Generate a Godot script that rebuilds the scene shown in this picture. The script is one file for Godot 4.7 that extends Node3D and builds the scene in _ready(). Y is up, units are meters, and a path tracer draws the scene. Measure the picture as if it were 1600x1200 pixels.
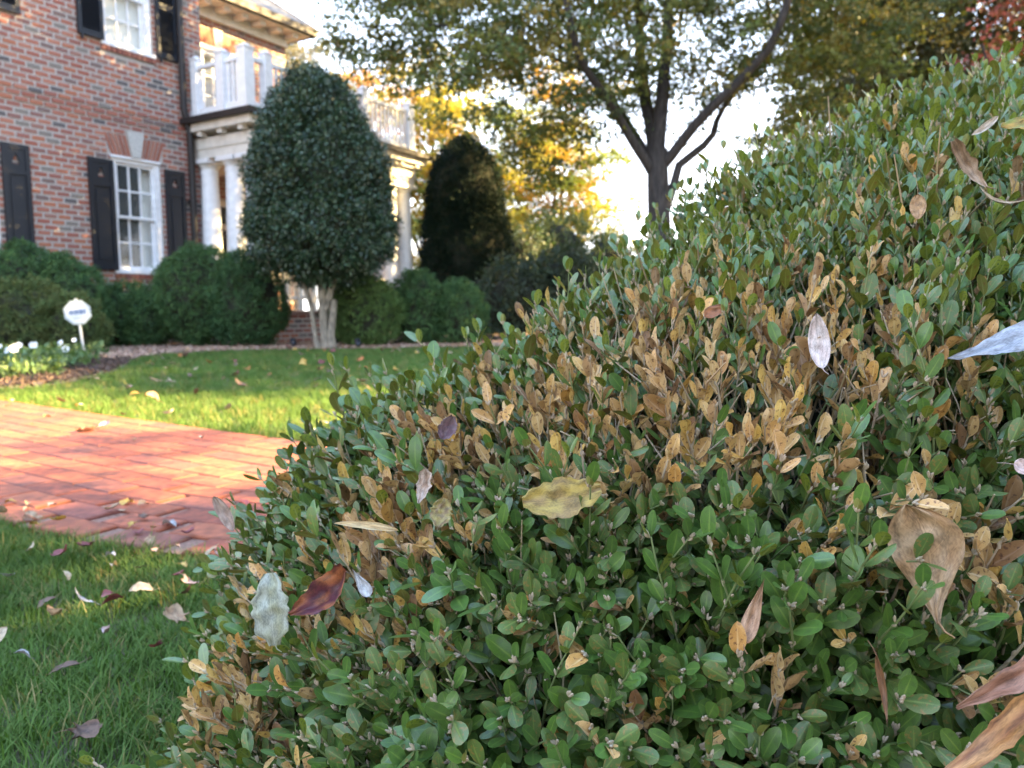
extends Node3D
# A clipped boxwood close to the lens; behind it a lawn, a brick path and a brick house with a porch.

var rng := RandomNumberGenerator.new()
var M := {}
const HOUSE_AT := Vector3(-5.294, 0.0, -12.586)
const SUN_TO := Vector3(0.85, 0.48, -0.15)


# ---------------------------------------------------------------- mesh builder
class B:
	var v := PackedVector3Array()
	var n := PackedVector3Array()
	var uv := PackedVector2Array()
	var c := PackedColorArray()
	var i := PackedInt32Array()
	var col := Color.WHITE

	func quad(a: Vector3, b: Vector3, cc: Vector3, d: Vector3, w := 1.0, h := 1.0) -> void:   # counter-clockwise from the front
		var k := v.size()
		var nn := (b - a).cross(d - a).normalized()
		for p in [a, b, cc, d]:
			v.append(p)
			n.append(nn)
			c.append(col)
		uv.append(Vector2(0, h)); uv.append(Vector2(w, h)); uv.append(Vector2(w, 0)); uv.append(Vector2(0, 0))
		for q in [0, 2, 1, 0, 3, 2]:
			i.append(k + q)

	func tri(a: Vector3, b: Vector3, cc: Vector3) -> void:
		var k := v.size()
		var nn := (b - a).cross(cc - a).normalized()
		for p in [a, b, cc]:
			v.append(p)
			n.append(nn)
			c.append(col)
			uv.append(Vector2(p.x, p.y))
		for q in [0, 2, 1]:
			i.append(k + q)

	func box(mid: Vector3, size: Vector3, basis := Basis.IDENTITY) -> B:
		var h := size * 0.5
		var p := []
		for s in [Vector3(-1, -1, 1), Vector3(1, -1, 1), Vector3(1, 1, 1), Vector3(-1, 1, 1), Vector3(-1, -1, -1), Vector3(1, -1, -1), Vector3(1, 1, -1), Vector3(-1, 1, -1)]:
			p.append(mid + basis * (h * s))
		quad(p[0], p[1], p[2], p[3]); quad(p[5], p[4], p[7], p[6]); quad(p[1], p[5], p[6], p[2])
		quad(p[4], p[0], p[3], p[7]); quad(p[3], p[2], p[6], p[7]); quad(p[4], p[5], p[1], p[0])
		return self

	func span(a: Vector3, b: Vector3) -> B:
		return box((a + b) * 0.5, (b - a).abs())

	# smooth grid: rows x cols points; front side when rows go up and cols go right
	func grid(pts: PackedVector3Array, cols: int, uvs := PackedVector2Array(), cs := PackedColorArray(), flip := false) -> void:
		var rows := pts.size() / cols
		var k := v.size()
		var nn := PackedVector3Array()
		nn.resize(pts.size())
		for r in rows - 1:
			for q in cols - 1:
				var a := r * cols + q
				var b := a + 1
				var d := a + cols
				var e := d + 1
				var f := (pts[b] - pts[a]).cross(pts[e] - pts[a]) + (pts[e] - pts[a]).cross(pts[d] - pts[a])
				if flip:
					f = -f
				nn[a] += f; nn[b] += f; nn[d] += f; nn[e] += f
				if flip:
					for t in [a, b, e, a, e, d]: i.append(k + t)
				else:
					for t in [a, e, b, a, d, e]: i.append(k + t)
		for q in pts.size():
			v.append(pts[q])
			n.append(nn[q].normalized() if nn[q].length_squared() > 0 else Vector3.UP)
			uv.append(uvs[q] if uvs.size() else Vector2(float(q % cols) / (cols - 1), float(q / cols) / maxi(1, rows - 1)))
			c.append(cs[q] if cs.size() else col)

	func tube(path: Array, radii: Array, sides := 6, cap := true) -> B:
		var pts := PackedVector3Array()
		var uvs := PackedVector2Array()
		var len := 0.0
		var ref := Vector3(0.31, 0.13, 0.94)
		for q in path.size():
			var t: Vector3 = (path[mini(q + 1, path.size() - 1)] - path[maxi(q - 1, 0)]).normalized()
			var x := ref.cross(t)
			if x.length() < 0.1: x = Vector3(1, 0.2, 0).cross(t)
			x = x.normalized()
			var y := t.cross(x)
			if q > 0: len += path[q].distance_to(path[q - 1])
			for s in sides + 1:
				var a := TAU * s / sides
				pts.append(path[q] + (x * cos(a) + y * sin(a)) * radii[q])
				uvs.append(Vector2(float(s) / sides, len * 2.0))
		grid(pts, sides + 1, uvs)
		if cap:
			var last: Vector3 = path[path.size() - 1]
			var e := pts.size() - sides - 1
			for s in sides:
				tri(last, pts[e + s], pts[e + s + 1])
		return self

	func lathe(profile: Array, sides := 20, at := Vector3.ZERO) -> B:
		var pts := PackedVector3Array()
		for p in profile:
			for s in sides + 1:
				var a := TAU * s / sides
				pts.append(at + Vector3(cos(a) * p.x, p.y, -sin(a) * p.x))
		grid(pts, sides + 1)
		return self

	func prism(poly: PackedVector2Array, z0: float, z1: float) -> B:   # polygon in x,y, thick along z
		if Geometry2D.is_polygon_clockwise(poly): poly.reverse()
		var t := Geometry2D.triangulate_polygon(poly)
		for q in range(0, t.size(), 3):
			var a := poly[t[q]]
			var b := poly[t[q + 1]]
			var d := poly[t[q + 2]]
			if (b - a).cross(d - a) < 0:
				var s := b
				b = d
				d = s
			tri(Vector3(a.x, a.y, z1), Vector3(b.x, b.y, z1), Vector3(d.x, d.y, z1))
			tri(Vector3(a.x, a.y, z0), Vector3(d.x, d.y, z0), Vector3(b.x, b.y, z0))
		for q in poly.size():
			var a := poly[q]
			var b := poly[(q + 1) % poly.size()]
			quad(Vector3(a.x, a.y, z0), Vector3(b.x, b.y, z0), Vector3(b.x, b.y, z1), Vector3(a.x, a.y, z1))
		return self

	func join(o: B, x: Transform3D, tint := Color.WHITE) -> void:
		var k := v.size()
		var nb := x.basis.orthonormalized()
		for q in o.v.size():
			v.append(x * o.v[q])
			n.append(nb * o.n[q])
			uv.append(o.uv[q])
			c.append(o.c[q] * tint)
		for q in o.i:
			i.append(k + q)

	func surface(mesh: ArrayMesh, mat: Material) -> ArrayMesh:
		if v.size() == 0: return mesh
		var a := []
		a.resize(Mesh.ARRAY_MAX)
		a[Mesh.ARRAY_VERTEX] = v
		a[Mesh.ARRAY_NORMAL] = n
		a[Mesh.ARRAY_TEX_UV] = uv
		a[Mesh.ARRAY_COLOR] = c
		a[Mesh.ARRAY_INDEX] = i
		mesh.add_surface_from_arrays(Mesh.PRIMITIVE_TRIANGLES, a)
		mesh.surface_set_material(mesh.get_surface_count() - 1, mat)
		return mesh

	func mesh(mat: Material) -> ArrayMesh:
		return surface(ArrayMesh.new(), mat)


# ---------------------------------------------------------------- scene helpers
var taken := {}
func numbered(called: String) -> String:
	taken[called] = taken.get(called, 0) + 1
	return called if taken[called] == 1 else "%s_%03d" % [called, taken[called] - 1]

func tag(o: Node3D, label: String, category := "", group := "", kind := "") -> Node3D:
	if label: o.set_meta("label", label)
	if category: o.set_meta("category", category)
	if group: o.set_meta("group", group)
	if kind: o.set_meta("kind", kind)
	return o

func thing(called: String, label: String, category: String, at := Vector3.ZERO, turn := 0.0, group := "") -> Node3D:
	var o := Node3D.new()
	o.name = numbered(called)
	add_child(o)
	o.position = at
	o.rotation.y = turn
	tag(o, label, category, group)
	return o

func put(parent: Node, called: String, mesh: Mesh, xf := Transform3D.IDENTITY) -> MeshInstance3D:
	var o := MeshInstance3D.new()
	if parent == self:
		o.name = numbered(called)
	else:
		var key := "%d/%s" % [parent.get_instance_id(), called]
		taken[key] = taken.get(key, 0) + 1
		o.name = called if taken[key] == 1 else "%s_%03d" % [called, taken[key] - 1]
	o.mesh = mesh
	o.transform = xf
	parent.add_child(o, true)
	return o

func many(parent: Node, called: String, mesh: Mesh, xs: Array, cs: Array, kind := "stuff") -> MultiMeshInstance3D:
	var mm := MultiMesh.new()
	mm.transform_format = MultiMesh.TRANSFORM_3D
	mm.use_colors = true
	mm.mesh = mesh
	mm.instance_count = xs.size()
	for q in xs.size():
		mm.set_instance_transform(q, xs[q])
		mm.set_instance_color(q, cs[q])
	var o := MultiMeshInstance3D.new()
	o.multimesh = mm
	if parent == self:
		o.name = numbered(called)
	else:
		var key := "%d/%s" % [parent.get_instance_id(), called]
		taken[key] = taken.get(key, 0) + 1
		o.name = called if taken[key] == 1 else "%s_%03d" % [called, taken[key] - 1]
	if kind: o.set_meta("kind", kind)
	parent.add_child(o, true)
	return o

func rv() -> Vector3:
	while true:
		var p := Vector3(rng.randf_range(-1, 1), rng.randf_range(-1, 1), rng.randf_range(-1, 1))
		var l := p.length()
		if l > 0.05 and l < 1.0: return p / l
	return Vector3.UP

func aim(y: Vector3, roll := -1.0) -> Basis:     # a basis whose y axis is that direction, rolled
	y = y.normalized()
	var x := y.cross(Vector3(0.3, 0.2, 0.9))
	if x.length() < 0.05: x = y.cross(Vector3(1, 0, 0))
	x = x.normalized()
	return Basis(x, y, x.cross(y)).rotated(y, rng.randf() * TAU if roll < 0 else roll)

func lin(r: float, g: float, b: float) -> Color:
	return Color(r, g, b).linear_to_srgb()

func vary(col: Color, by: float) -> Color:
	var k := 1.0 + rng.randf_range(-by, by)
	return Color(col.r * k * (1 + rng.randf_range(-by, by) * 0.4), col.g * k, col.b * k * (1 + rng.randf_range(-by, by) * 0.4))

func mat(called: String, col: Color, rough := 0.8, vertex := true) -> StandardMaterial3D:
	var m := StandardMaterial3D.new()
	m.resource_name = called
	m.albedo_color = col
	m.roughness = rough
	m.vertex_color_use_as_albedo = vertex
	M[called] = m
	return m

func noise(freq: float, oct := 4, sd := 1) -> FastNoiseLite:
	var f := FastNoiseLite.new()
	f.seed = sd
	f.noise_type = FastNoiseLite.TYPE_SIMPLEX_SMOOTH
	f.frequency = freq
	f.fractal_octaves = oct
	return f

func noise_tex(freq: float, lo: float, hi: float, sd := 1, side := 256, stretch := Vector2.ONE) -> ImageTexture:
	var f := noise(freq, 4, sd)
	var im := Image.create(side, side, false, Image.FORMAT_RGB8)
	for y in side:
		for x in side:
			# blend two shifted copies so that the tile has no seam
			var fx := float(x) / side
			var fy := float(y) / side
			var a := f.get_noise_2d(x * stretch.x, y * stretch.y) * (1 - fx) + f.get_noise_2d((x - side) * stretch.x, y * stretch.y) * fx
			var b := f.get_noise_2d(x * stretch.x, (y - side) * stretch.y) * (1 - fx) + f.get_noise_2d((x - side) * stretch.x, (y - side) * stretch.y) * fx
			var k := clampf((a * (1 - fy) + b * fy) * 1.1 + 0.5, 0, 1)
			var g := lerpf(lo, hi, k)
			im.set_pixel(x, y, Color(g, g, g))
	return ImageTexture.create_from_image(im)

func triplanar(m: StandardMaterial3D, t: Texture2D, scale: float, bump: Texture2D = null, depth := 0.0) -> void:
	m.albedo_texture = t
	m.uv1_triplanar = true
	m.uv1_world_triplanar = true
	m.uv1_scale = Vector3.ONE * scale
	if bump:
		m.heightmap_enabled = true
		m.heightmap_texture = bump
		m.heightmap_scale = depth


# ---------------------------------------------------------------- materials
func leaf_atlas(top: Color, rib: Color, under: Color, under_rib: Color, blotch: Color, amount: float, sd: int) -> ImageTexture:
	# left half: upper face; right half: lower face. Linear colours in, sRGB out.
	var w := 128
	var h := 128
	var f := noise(0.035, 3, sd)
	var g := noise(0.18, 2, sd + 7)
	var im := Image.create(w, h, false, Image.FORMAT_RGB8)
	for y in h:
		for x in w:
			var up := x < w / 2
			var u := absf((x % (w / 2)) / float(w / 2) - 0.5) * 2.0
			var vv := float(y) / h
			var base := top if up else under
			var ribc := rib if up else under_rib
			var k := f.get_noise_2d(x, y)
			var col := base.lerp(blotch, clampf((k + amount - 0.5) * 3.0, 0, 1))
			col = col * (1.0 + 0.16 * g.get_noise_2d(x, y))
			var vein := absf(fposmod(vv * 11.0 + u * 3.0, 1.0) - 0.5)
			if vein < 0.12: col = col.lerp(ribc, 0.10)
			if u < 0.10 * (1.15 - vv): col = col.lerp(ribc, 0.8)
			elif u < 0.18 * (1.15 - vv): col = col.lerp(ribc, 0.3)
			if u > 0.92: col = col.lerp(ribc, 0.4 if up else 0.55)
			im.set_pixel(x, y, Color(col.r, col.g, col.b).linear_to_srgb())
	return ImageTexture.create_from_image(im)

func vein_tex(sd: int) -> ImageTexture:
	# grey multiplier for the big fallen leaves: midrib, side veins, stains
	var w := 192
	var f := noise(0.02, 4, sd)
	var g := noise(0.11, 3, sd + 3)
	var im := Image.create(w, w, false, Image.FORMAT_RGB8)
	for y in w:
		for x in w:
			var u := absf(x / float(w) - 0.5) * 2.0
			var vv := y / float(w)
			var k := 0.74 + 0.45 * f.get_noise_2d(x, y) + 0.30 * g.get_noise_2d(x, y)
			var bend := fposmod(vv * 6.5 - u * (1.4 + 0.5 * u), 1.0)
			var d := absf(bend - 0.5)
			if d < 0.035: k *= 1.22
			elif d < 0.08: k *= 0.90
			if u < 0.022: k *= 1.3
			elif u < 0.06: k *= 0.86
			k = clampf(k, 0.05, 1.0)
			im.set_pixel(x, y, Color(k, k * 0.985, k * 0.96).linear_to_srgb())
	return ImageTexture.create_from_image(im)

func materials() -> void:
	var m := mat("boxwood_leaf", Color.WHITE, 0.33)
	m.albedo_texture = leaf_atlas(Color(0.066, 0.130, 0.024), Color(0.14, 0.21, 0.042), Color(0.18, 0.22, 0.030), Color(0.26, 0.30, 0.12), Color(0.055, 0.10, 0.025), 0.35, 5)
	m.backlight_enabled = true
	m.backlight = Color(0.25, 0.30, 0.10)
	m.metallic_specular = 0.52
	m = mat("old_leaf", Color.WHITE, 0.4)
	m.albedo_texture = leaf_atlas(Color(0.075, 0.118, 0.03), Color(0.15, 0.20, 0.05), Color(0.19, 0.20, 0.045), Color(0.30, 0.31, 0.12), Color(0.20, 0.12, 0.035), 0.26, 44)
	m.backlight_enabled = true
	m.backlight = Color(0.25, 0.28, 0.10)
	m = mat("dead_leaf", Color.WHITE, 0.55)
	m.albedo_texture = leaf_atlas(Color(0.49, 0.29, 0.105), Color(0.66, 0.48, 0.28), Color(0.56, 0.36, 0.16), Color(0.66, 0.50, 0.30), Color(0.16, 0.07, 0.03), 0.26, 21)
	m.backlight_enabled = true
	m.backlight = Color(0.25, 0.15, 0.06)
	m = mat("big_leaf", Color.WHITE, 0.6)
	m.albedo_texture = vein_tex(9)
	m.backlight_enabled = true
	m.backlight = Color(0.2, 0.15, 0.1)
	mat("green_stem", lin(0.16, 0.19, 0.07), 0.6)
	mat("dry_stem", lin(0.40, 0.31, 0.21), 0.8)
	mat("plain_leaf", Color.WHITE, 0.6).backlight_enabled = true
	M.plain_leaf.backlight = Color(0.7, 0.7, 0.35)
	mat("holly_leaf", Color.WHITE, 0.32)
	mat("needle_leaf", Color.WHITE, 0.7).metallic_specular = 0.25
	mat("grass_blade", Color.WHITE, 0.75).backlight_enabled = true
	M.grass_blade.metallic_specular = 0.25
	M.grass_blade.backlight = Color(0.6, 0.7, 0.25)
	var fine := noise_tex(0.09, 0.72, 1.0, 3)
	var coarse := noise_tex(0.025, 0.62, 1.0, 4)
	var bark := noise_tex(0.06, 0.45, 1.0, 6, 256, Vector2(1.6, 0.35))
	m = mat("brick_face", Color.WHITE, 0.88)
	triplanar(m, fine, 2.2, fine, 0.25)
	m = mat("mortar", lin(0.54, 0.49, 0.44), 0.95)
	triplanar(m, fine, 1.7, fine, 0.3)
	m = mat("path_brick", Color.WHITE, 0.75)
	triplanar(m, coarse, 3.1, fine, 0.15)
	m = mat("sand_joint", lin(0.27, 0.15, 0.11), 0.95)
	triplanar(m, fine, 3.0)
	m = mat("white_paint", lin(0.80, 0.80, 0.80), 0.45)
	triplanar(m, noise_tex(0.03, 0.90, 1.0, 12), 0.9)
	m = mat("cream_paint", lin(0.74, 0.70, 0.62), 0.5)
	triplanar(m, noise_tex(0.03, 0.88, 1.0, 13), 0.9)
	m = mat("black_paint", lin(0.007, 0.009, 0.014), 0.5)
	m = mat("bronze_metal", lin(0.012, 0.008, 0.007), 0.6)
	m = mat("limestone", lin(0.62, 0.60, 0.55), 0.8)
	triplanar(m, fine, 1.4)
	m = mat("slate", Color.WHITE, 0.55)
	triplanar(m, coarse, 1.2)
	m = mat("bark", lin(0.062, 0.050, 0.043), 0.9)
	triplanar(m, bark, 0.9, bark, 2.0)
	m = mat("pale_bark", lin(0.42, 0.36, 0.27), 0.85)
	triplanar(m, bark, 1.4, bark, 1.0)
	m = mat("soil", lin(0.085, 0.078, 0.034), 0.95)
	triplanar(m, coarse, 0.8, fine, 2.0)
	m = mat("mulch", lin(0.20, 0.135, 0.095), 0.95)
	triplanar(m, coarse, 2.1, fine, 3.0)
	m = mat("mulch_chip", Color.WHITE, 0.9)
	m = mat("curtain", lin(0.75, 0.75, 0.68), 0.9)
	m.backlight_enabled = true
	m.backlight = Color(0.5, 0.5, 0.45)
	m = mat("dark_room", lin(0.022, 0.016, 0.011), 0.9)
	m = mat("glass", Color(0.9, 0.95, 0.95, 0.06), 0.03, false)
	m.transparency = BaseMaterial3D.TRANSPARENCY_ALPHA
	m = mat("sign_white", lin(0.55, 0.57, 0.60), 0.45)
	m = mat("sign_rim", lin(0.36, 0.41, 0.42), 0.5)
	m = mat("sign_ink", lin(0.12, 0.17, 0.28), 0.6)
	m = mat("steel_pole", lin(0.55, 0.56, 0.58), 0.35)
	m.metallic = 0.6
	m = mat("petal", lin(0.85, 0.85, 0.85), 0.6)
	m.backlight_enabled = true
	m.backlight = Color(0.5, 0.5, 0.5)
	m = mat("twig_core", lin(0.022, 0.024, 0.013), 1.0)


# ---------------------------------------------------------------- ground and path
var path_line := [Vector2(-7.2, -6.3), Vector2(-4.4, -4.72), Vector2(-2.17, -3.22), Vector2(-1.42, -2.72), Vector2(-0.75, -2.30), Vector2(-0.1, -2.14), Vector2(0.6, -2.38), Vector2(1.6, -3.1), Vector2(3.2, -4.5)]
const PATH_HALF := 0.60
var bed_edge := [Vector2(-9.0, -6.2), Vector2(-4.6, -5.3), Vector2(-3.55, -5.2), Vector2(-3.30, -5.7), Vector2(-3.55, -6.9), Vector2(-4.05, -8.2), Vector2(-4.25, -9.0), Vector2(-3.95, -9.75), Vector2(-3.3, -10.15), Vector2(-2.1, -10.22), Vector2(-0.9, -10.6), Vector2(0.8, -10.9), Vector2(3.0, -12.2), Vector2(5.5, -14.5)]

func smooth_line(a: Array, step: float) -> Array:
	var cv := Curve2D.new()
	for q in a.size():
		var t: Vector2 = (a[mini(q + 1, a.size() - 1)] - a[maxi(q - 1, 0)]) / 6.0
		cv.add_point(a[q], -t, t)
	cv.bake_interval = step
	var out := []
	var l := cv.get_baked_length()
	var s := 0.0
	while s < l:
		out.append(cv.sample_baked(s, true))
		s += step
	return out

var path_pts := []
var bed_poly := PackedVector2Array()

func off_path(p: Vector2) -> float:
	var best := 99.0
	for q in range(0, path_pts.size() - 3, 3):
		best = minf(best, p.distance_to(Geometry2D.get_closest_point_to_segment(p, path_pts[q], path_pts[q + 3])))
	return best

func ground() -> void:
	path_pts = smooth_line(path_line, 0.05)
	for p in smooth_line(bed_edge, 0.25): bed_poly.append(p)
	for p in [Vector2(6.5, -17.5), Vector2(-16, -17.5), Vector2(-16, -6.5)]: bed_poly.append(p)
	# one lawn sheet out to the horizon
	var g := B.new()
	g.quad(Vector3(-400, 0, 400), Vector3(400, 0, 400), Vector3(400, 0, -400), Vector3(-400, 0, -400))
	tag(put(self, "ground", g.mesh(M.soil)), "green lawn ground reaching to the horizon", "ground", "", "structure")
	# mulch bed along the house, 2 cm proud and uneven
	var f := noise(1.3, 3, 8)
	var b := B.new()
	var t := Geometry2D.triangulate_polygon(bed_poly)
	for q in range(0, t.size(), 3):
		var p := []
		for e in 3:
			var w := bed_poly[t[q + e]]
			p.append(Vector3(w.x, 0.02, w.y))
		if (p[1] - p[0]).cross(p[2] - p[0]).y > 0: b.tri(p[0], p[1], p[2])
		else: b.tri(p[0], p[2], p[1])
	tag(put(self, "mulch_bed", b.mesh(M.mulch)), "mulched planting bed curving along the house", "planting bed", "", "structure")
	var xs := []
	var cs := []
	while xs.size() < 15000:
		var p := Vector2(rng.randf_range(-8, 1.5), rng.randf_range(-12.3, -5.0))
		if not Geometry2D.is_point_in_polygon(p, bed_poly): continue
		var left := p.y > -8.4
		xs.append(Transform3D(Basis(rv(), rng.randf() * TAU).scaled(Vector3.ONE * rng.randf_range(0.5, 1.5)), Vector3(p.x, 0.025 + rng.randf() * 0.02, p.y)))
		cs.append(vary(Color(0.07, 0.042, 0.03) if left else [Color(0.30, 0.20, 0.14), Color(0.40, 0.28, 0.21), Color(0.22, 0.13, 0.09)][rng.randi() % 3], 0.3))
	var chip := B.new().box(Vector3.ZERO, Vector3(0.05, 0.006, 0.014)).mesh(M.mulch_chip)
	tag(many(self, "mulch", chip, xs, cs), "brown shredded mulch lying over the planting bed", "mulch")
	# the path
	var path := Node3D.new()
	path.name = "path"
	add_child(path)
	tag(path, "red brick garden path curving between the lawns", "path", "", "structure")
	var sheet := B.new()
	var side := []
	for q in path_pts.size() - 1:
		var d: Vector2 = (path_pts[mini(q + 1, path_pts.size() - 1)] - path_pts[maxi(q - 1, 0)]).normalized()
		side.append(Vector2(-d.y, d.x))
	for q in path_pts.size() - 2:
		var a: Vector2 = path_pts[q]
		var c: Vector2 = path_pts[q + 1]
		var l: Vector2 = side[q] * PATH_HALF
		var r: Vector2 = side[q + 1] * PATH_HALF
		sheet.quad(Vector3(a.x + l.x, 0.016, a.y + l.y), Vector3(c.x + r.x, 0.016, c.y + r.y), Vector3(c.x - r.x, 0.016, c.y - r.y), Vector3(a.x - l.x, 0.016, a.y - l.y))
	for q in range(0, sheet.n.size()): sheet.n[q] = Vector3.UP
	put(path, "joint_bed", sheet.mesh(M.sand_joint))
	var forms := []
	for k in 4:
		var fb := B.new()
		var e := 0.004
		var lx := 0.0988 - k * 0.0006
		var lz := 0.0487
		fb.quad(Vector3(-lx + e, 0.022, lz - e), Vector3(lx - e, 0.022, lz - e), Vector3(lx - e, 0.022, -lz + e), Vector3(-lx + e, 0.022, -lz + e))
		var ring := [Vector3(-lx, 0, lz), Vector3(lx, 0, lz), Vector3(lx, 0, -lz), Vector3(-lx, 0, -lz)]
		var top := [Vector3(-lx + e, 0.022, lz - e), Vector3(lx - e, 0.022, lz - e), Vector3(lx - e, 0.022, -lz + e), Vector3(-lx + e, 0.022, -lz + e)]
		for q in 4:
			var mid: Array = [ring[q] + Vector3(0, 0.018, 0), ring[(q + 1) % 4] + Vector3(0, 0.018, 0)]
			fb.quad(ring[q], ring[(q + 1) % 4], mid[1], mid[0])
			fb.quad(mid[0], mid[1], top[(q + 1) % 4], top[q])
		forms.append(fb)
	var tones := []
	for k in 10:
		tones.append(vary([Color(0.34, 0.088, 0.038), Color(0.30, 0.072, 0.034), Color(0.37, 0.105, 0.046), Color(0.27, 0.078, 0.045)][k % 4], 0.12))
	var meshes := []
	for k in 20:
		var t2 := B.new()
		t2.join(forms[k % 4], Transform3D.IDENTITY, tones[k % 10])
		meshes.append(t2.mesh(M.path_brick))
	var rest_x := []
	var rest_c := []
	var spots := []
	var row := 0
	while row < 12:
		var s := 0.0 if row % 2 == 0 else 0.1
		while s < (path_pts.size() - 3) * 0.05:
			var q := int(s / 0.05)
			var fr := s / 0.05 - q
			var p: Vector2 = path_pts[q].lerp(path_pts[q + 1], fr)
			var d: Vector2 = (path_pts[q + 2] - path_pts[maxi(q - 1, 0)]).normalized()
			var w: Vector2 = p + Vector2(-d.y, d.x) * (row - 5.5) * 0.1
			spots.append([w, d, w.distance_to(Vector2(-1.6, -2.9))])
			s += 0.2
		row += 1
	spots.sort_custom(func(a, b2): return a[2] < b2[2])
	for k in spots.size():
		var w: Vector2 = spots[k][0]
		var d: Vector2 = spots[k][1]
		var bs := Basis(Vector3(d.x, 0, d.y), Vector3.UP, Vector3(-d.y, 0, d.x)) * Basis(Vector3(rng.randf_range(-1, 1), 0, rng.randf_range(-1, 1)).normalized(), rng.randf_range(-0.005, 0.005))
		var x := Transform3D(bs, Vector3(w.x, 0.002 + rng.randf_range(-0.0012, 0.0012), w.y))
		if k < 300: put(path, "brick", meshes[rng.randi() % 20], x)
		else:
			rest_x.append(x)
			rest_c.append(tones[rng.randi() % 10])
	many(path, "more_bricks", forms[0].mesh(M.path_brick), rest_x, rest_c)

func in_hedge(p: Vector2, grow := 0.0) -> bool:
	var d := p - Vector2(1.139, -1.374)
	var l := Vector2(d.x * 0.926 - d.y * 0.377, d.x * 0.377 + d.y * 0.926)
	return pow(l.x / (1.72 + grow), 2) + pow(l.y / (0.80 + grow), 2) < 1.0

func grass() -> void:
	var fresh := Color(0.098, 0.160, 0.042)
	var lawn := Node3D.new()
	lawn.name = "grass"
	add_child(lawn)
	tag(lawn, "short green grass growing over the lawn", "grass", "", "stuff")
	var tufts := []
	for k in 8:
		var b := B.new()
		for j in 14:
			var root := Vector3(rng.randf_range(-0.03, 0.03), 0, rng.randf_range(-0.03, 0.03))
			var lean := Vector3(rng.randf_range(-1, 1), 0, rng.randf_range(-1, 1)).normalized()
			var side := Vector3(-lean.z, 0, lean.x).rotated(Vector3.UP, rng.randf_range(-0.8, 0.8))
			var h := rng.randf_range(0.030, 0.062)
			var out := rng.randf_range(0.008, 0.045)
			var w := rng.randf_range(0.0008, 0.0016)
			var tint := vary(Color(0.95, 1.0, 0.9), 0.22)
			var pts := PackedVector3Array()
			var cs := PackedColorArray()
			for s in 4:
				var t := s / 3.0
				var p := root + Vector3(0, h * t * (1.0 - 0.22 * t), 0) + lean * out * t * t
				var ww := w * (1.0 - t * t * 0.92)
				pts.append(p - side * ww); pts.append(p + side * ww)
				var cc := tint
				if s == 0: cc = tint * Color(1.25, 1.1, 1.1)
				cs.append(cc); cs.append(cc)
			b.grid(pts, 2, PackedVector2Array(), cs)
		tufts.append(b.mesh(M.grass_blade))
	var xs := []
	var cs2 := []
	for k in 8:
		xs.append([]); cs2.append([])
	var patch := noise(0.9, 3, 17)
	var zones := [[-1.9, 0.2, -2.3, -0.55, 3000.0, 0.82], [-4.6, 2.4, -5.2, -1.6, 750.0, 1.05], [-6.5, 3.6, -11.4, -5.2, 420.0, 1.1], [-5.0, 0.8, -0.55, 1.2, 500.0, 1.0], [0.2, 4.5, -7.5, -2.2, 60.0, 1.2]]
	for z in zones:
		var count := int((z[1] - z[0]) * (z[3] - z[2]) * z[4])
		for j in count:
			var p := Vector2(rng.randf_range(z[0], z[1]), rng.randf_range(z[2], z[3]))
			var d := off_path(p)
			if d < PATH_HALF - 0.015 + rng.randf() * 0.05: continue
			if in_hedge(p, -0.08) or Geometry2D.is_point_in_polygon(p, bed_poly): continue
			var k := rng.randi() % 8
			var s: float = z[5] * rng.randf_range(0.75, 1.2)
			xs[k].append(Transform3D(Basis(Vector3.UP, rng.randf() * TAU).scaled(Vector3(s, s * rng.randf_range(0.8, 1.2), s)), Vector3(p.x, 0, p.y)))
			var tone := 1.0 + 0.25 * patch.get_noise_2d(p.x, p.y)
			var c := vary(fresh * tone, 0.15)
			if rng.randf() < 0.09: c = vary(Color(0.26, 0.21, 0.09), 0.2)
			cs2[k].append(c)
	for k in 8:
		many(lawn, "tuft", tufts[k], xs[k], cs2[k])


# ---------------------------------------------------------------- boxwood in front
const HC := Vector3(1.139, -0.4547, -1.3738)
const HR := Vector3(1.775, 1.335, 0.805)
const HA := 0.3868
var hedge_noise: FastNoiseLite
var swells := [[Vector3(-0.05, 0.53, -1.03), 0.17, -0.075], [Vector3(0.12, 0.63, -1.0), 0.17, -0.06], [Vector3(0.26, 0.70, -0.98), 0.16, -0.05], [Vector3(0.40, 0.77, -0.94), 0.17, -0.05], [Vector3(0.60, 0.85, -0.9), 0.16, -0.02], [Vector3(-0.46, 0.10, -0.88), 0.16, -0.07], [Vector3(-0.28, 0.36, -0.96), 0.14, 0.05]]
var brown_spots := [[0.138, 0.473, -0.659, 0.10, 1.1], [0.196, 0.505, -0.671, 0.10, 1.0], [0.059, 0.480, -0.704, 0.09, 1.0], [0.238, 0.476, -0.632, 0.08, 0.8], [-0.10, 0.41, -0.74, 0.08, 1.0], [-0.142, 0.346, -0.692, 0.07, 1.3], [-0.212, 0.257, -0.659, 0.07, 1.2], [-0.298, 0.188, -0.679, 0.08, 1.3], [-0.157, 0.292, -0.646, 0.06, 1.4], [0.312, 0.477, -0.619, 0.07, 0.6], [0.299, 0.405, -0.569, 0.045, 0.9], [0.040, 0.367, -0.602, 0.045, 0.8], [-0.04, 0.44, -0.741, 0.08, 0.9], [0.196, 0.602, -0.789, 0.07, 0.6], [0.448, 0.663, -0.782, 0.09, 0.40], [0.36, 0.58, -0.70, 0.09, 0.32], [0.28, 0.66, -0.83, 0.09, 0.35], [-0.36, 0.12, -0.72, 0.09, 1.0], [0.30, 0.45, -0.60, 0.10, 0.7], [0.33, 0.37, -0.54, 0.06, 0.8], [0.36, 0.30, -0.46, 0.06, 0.6]]
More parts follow.
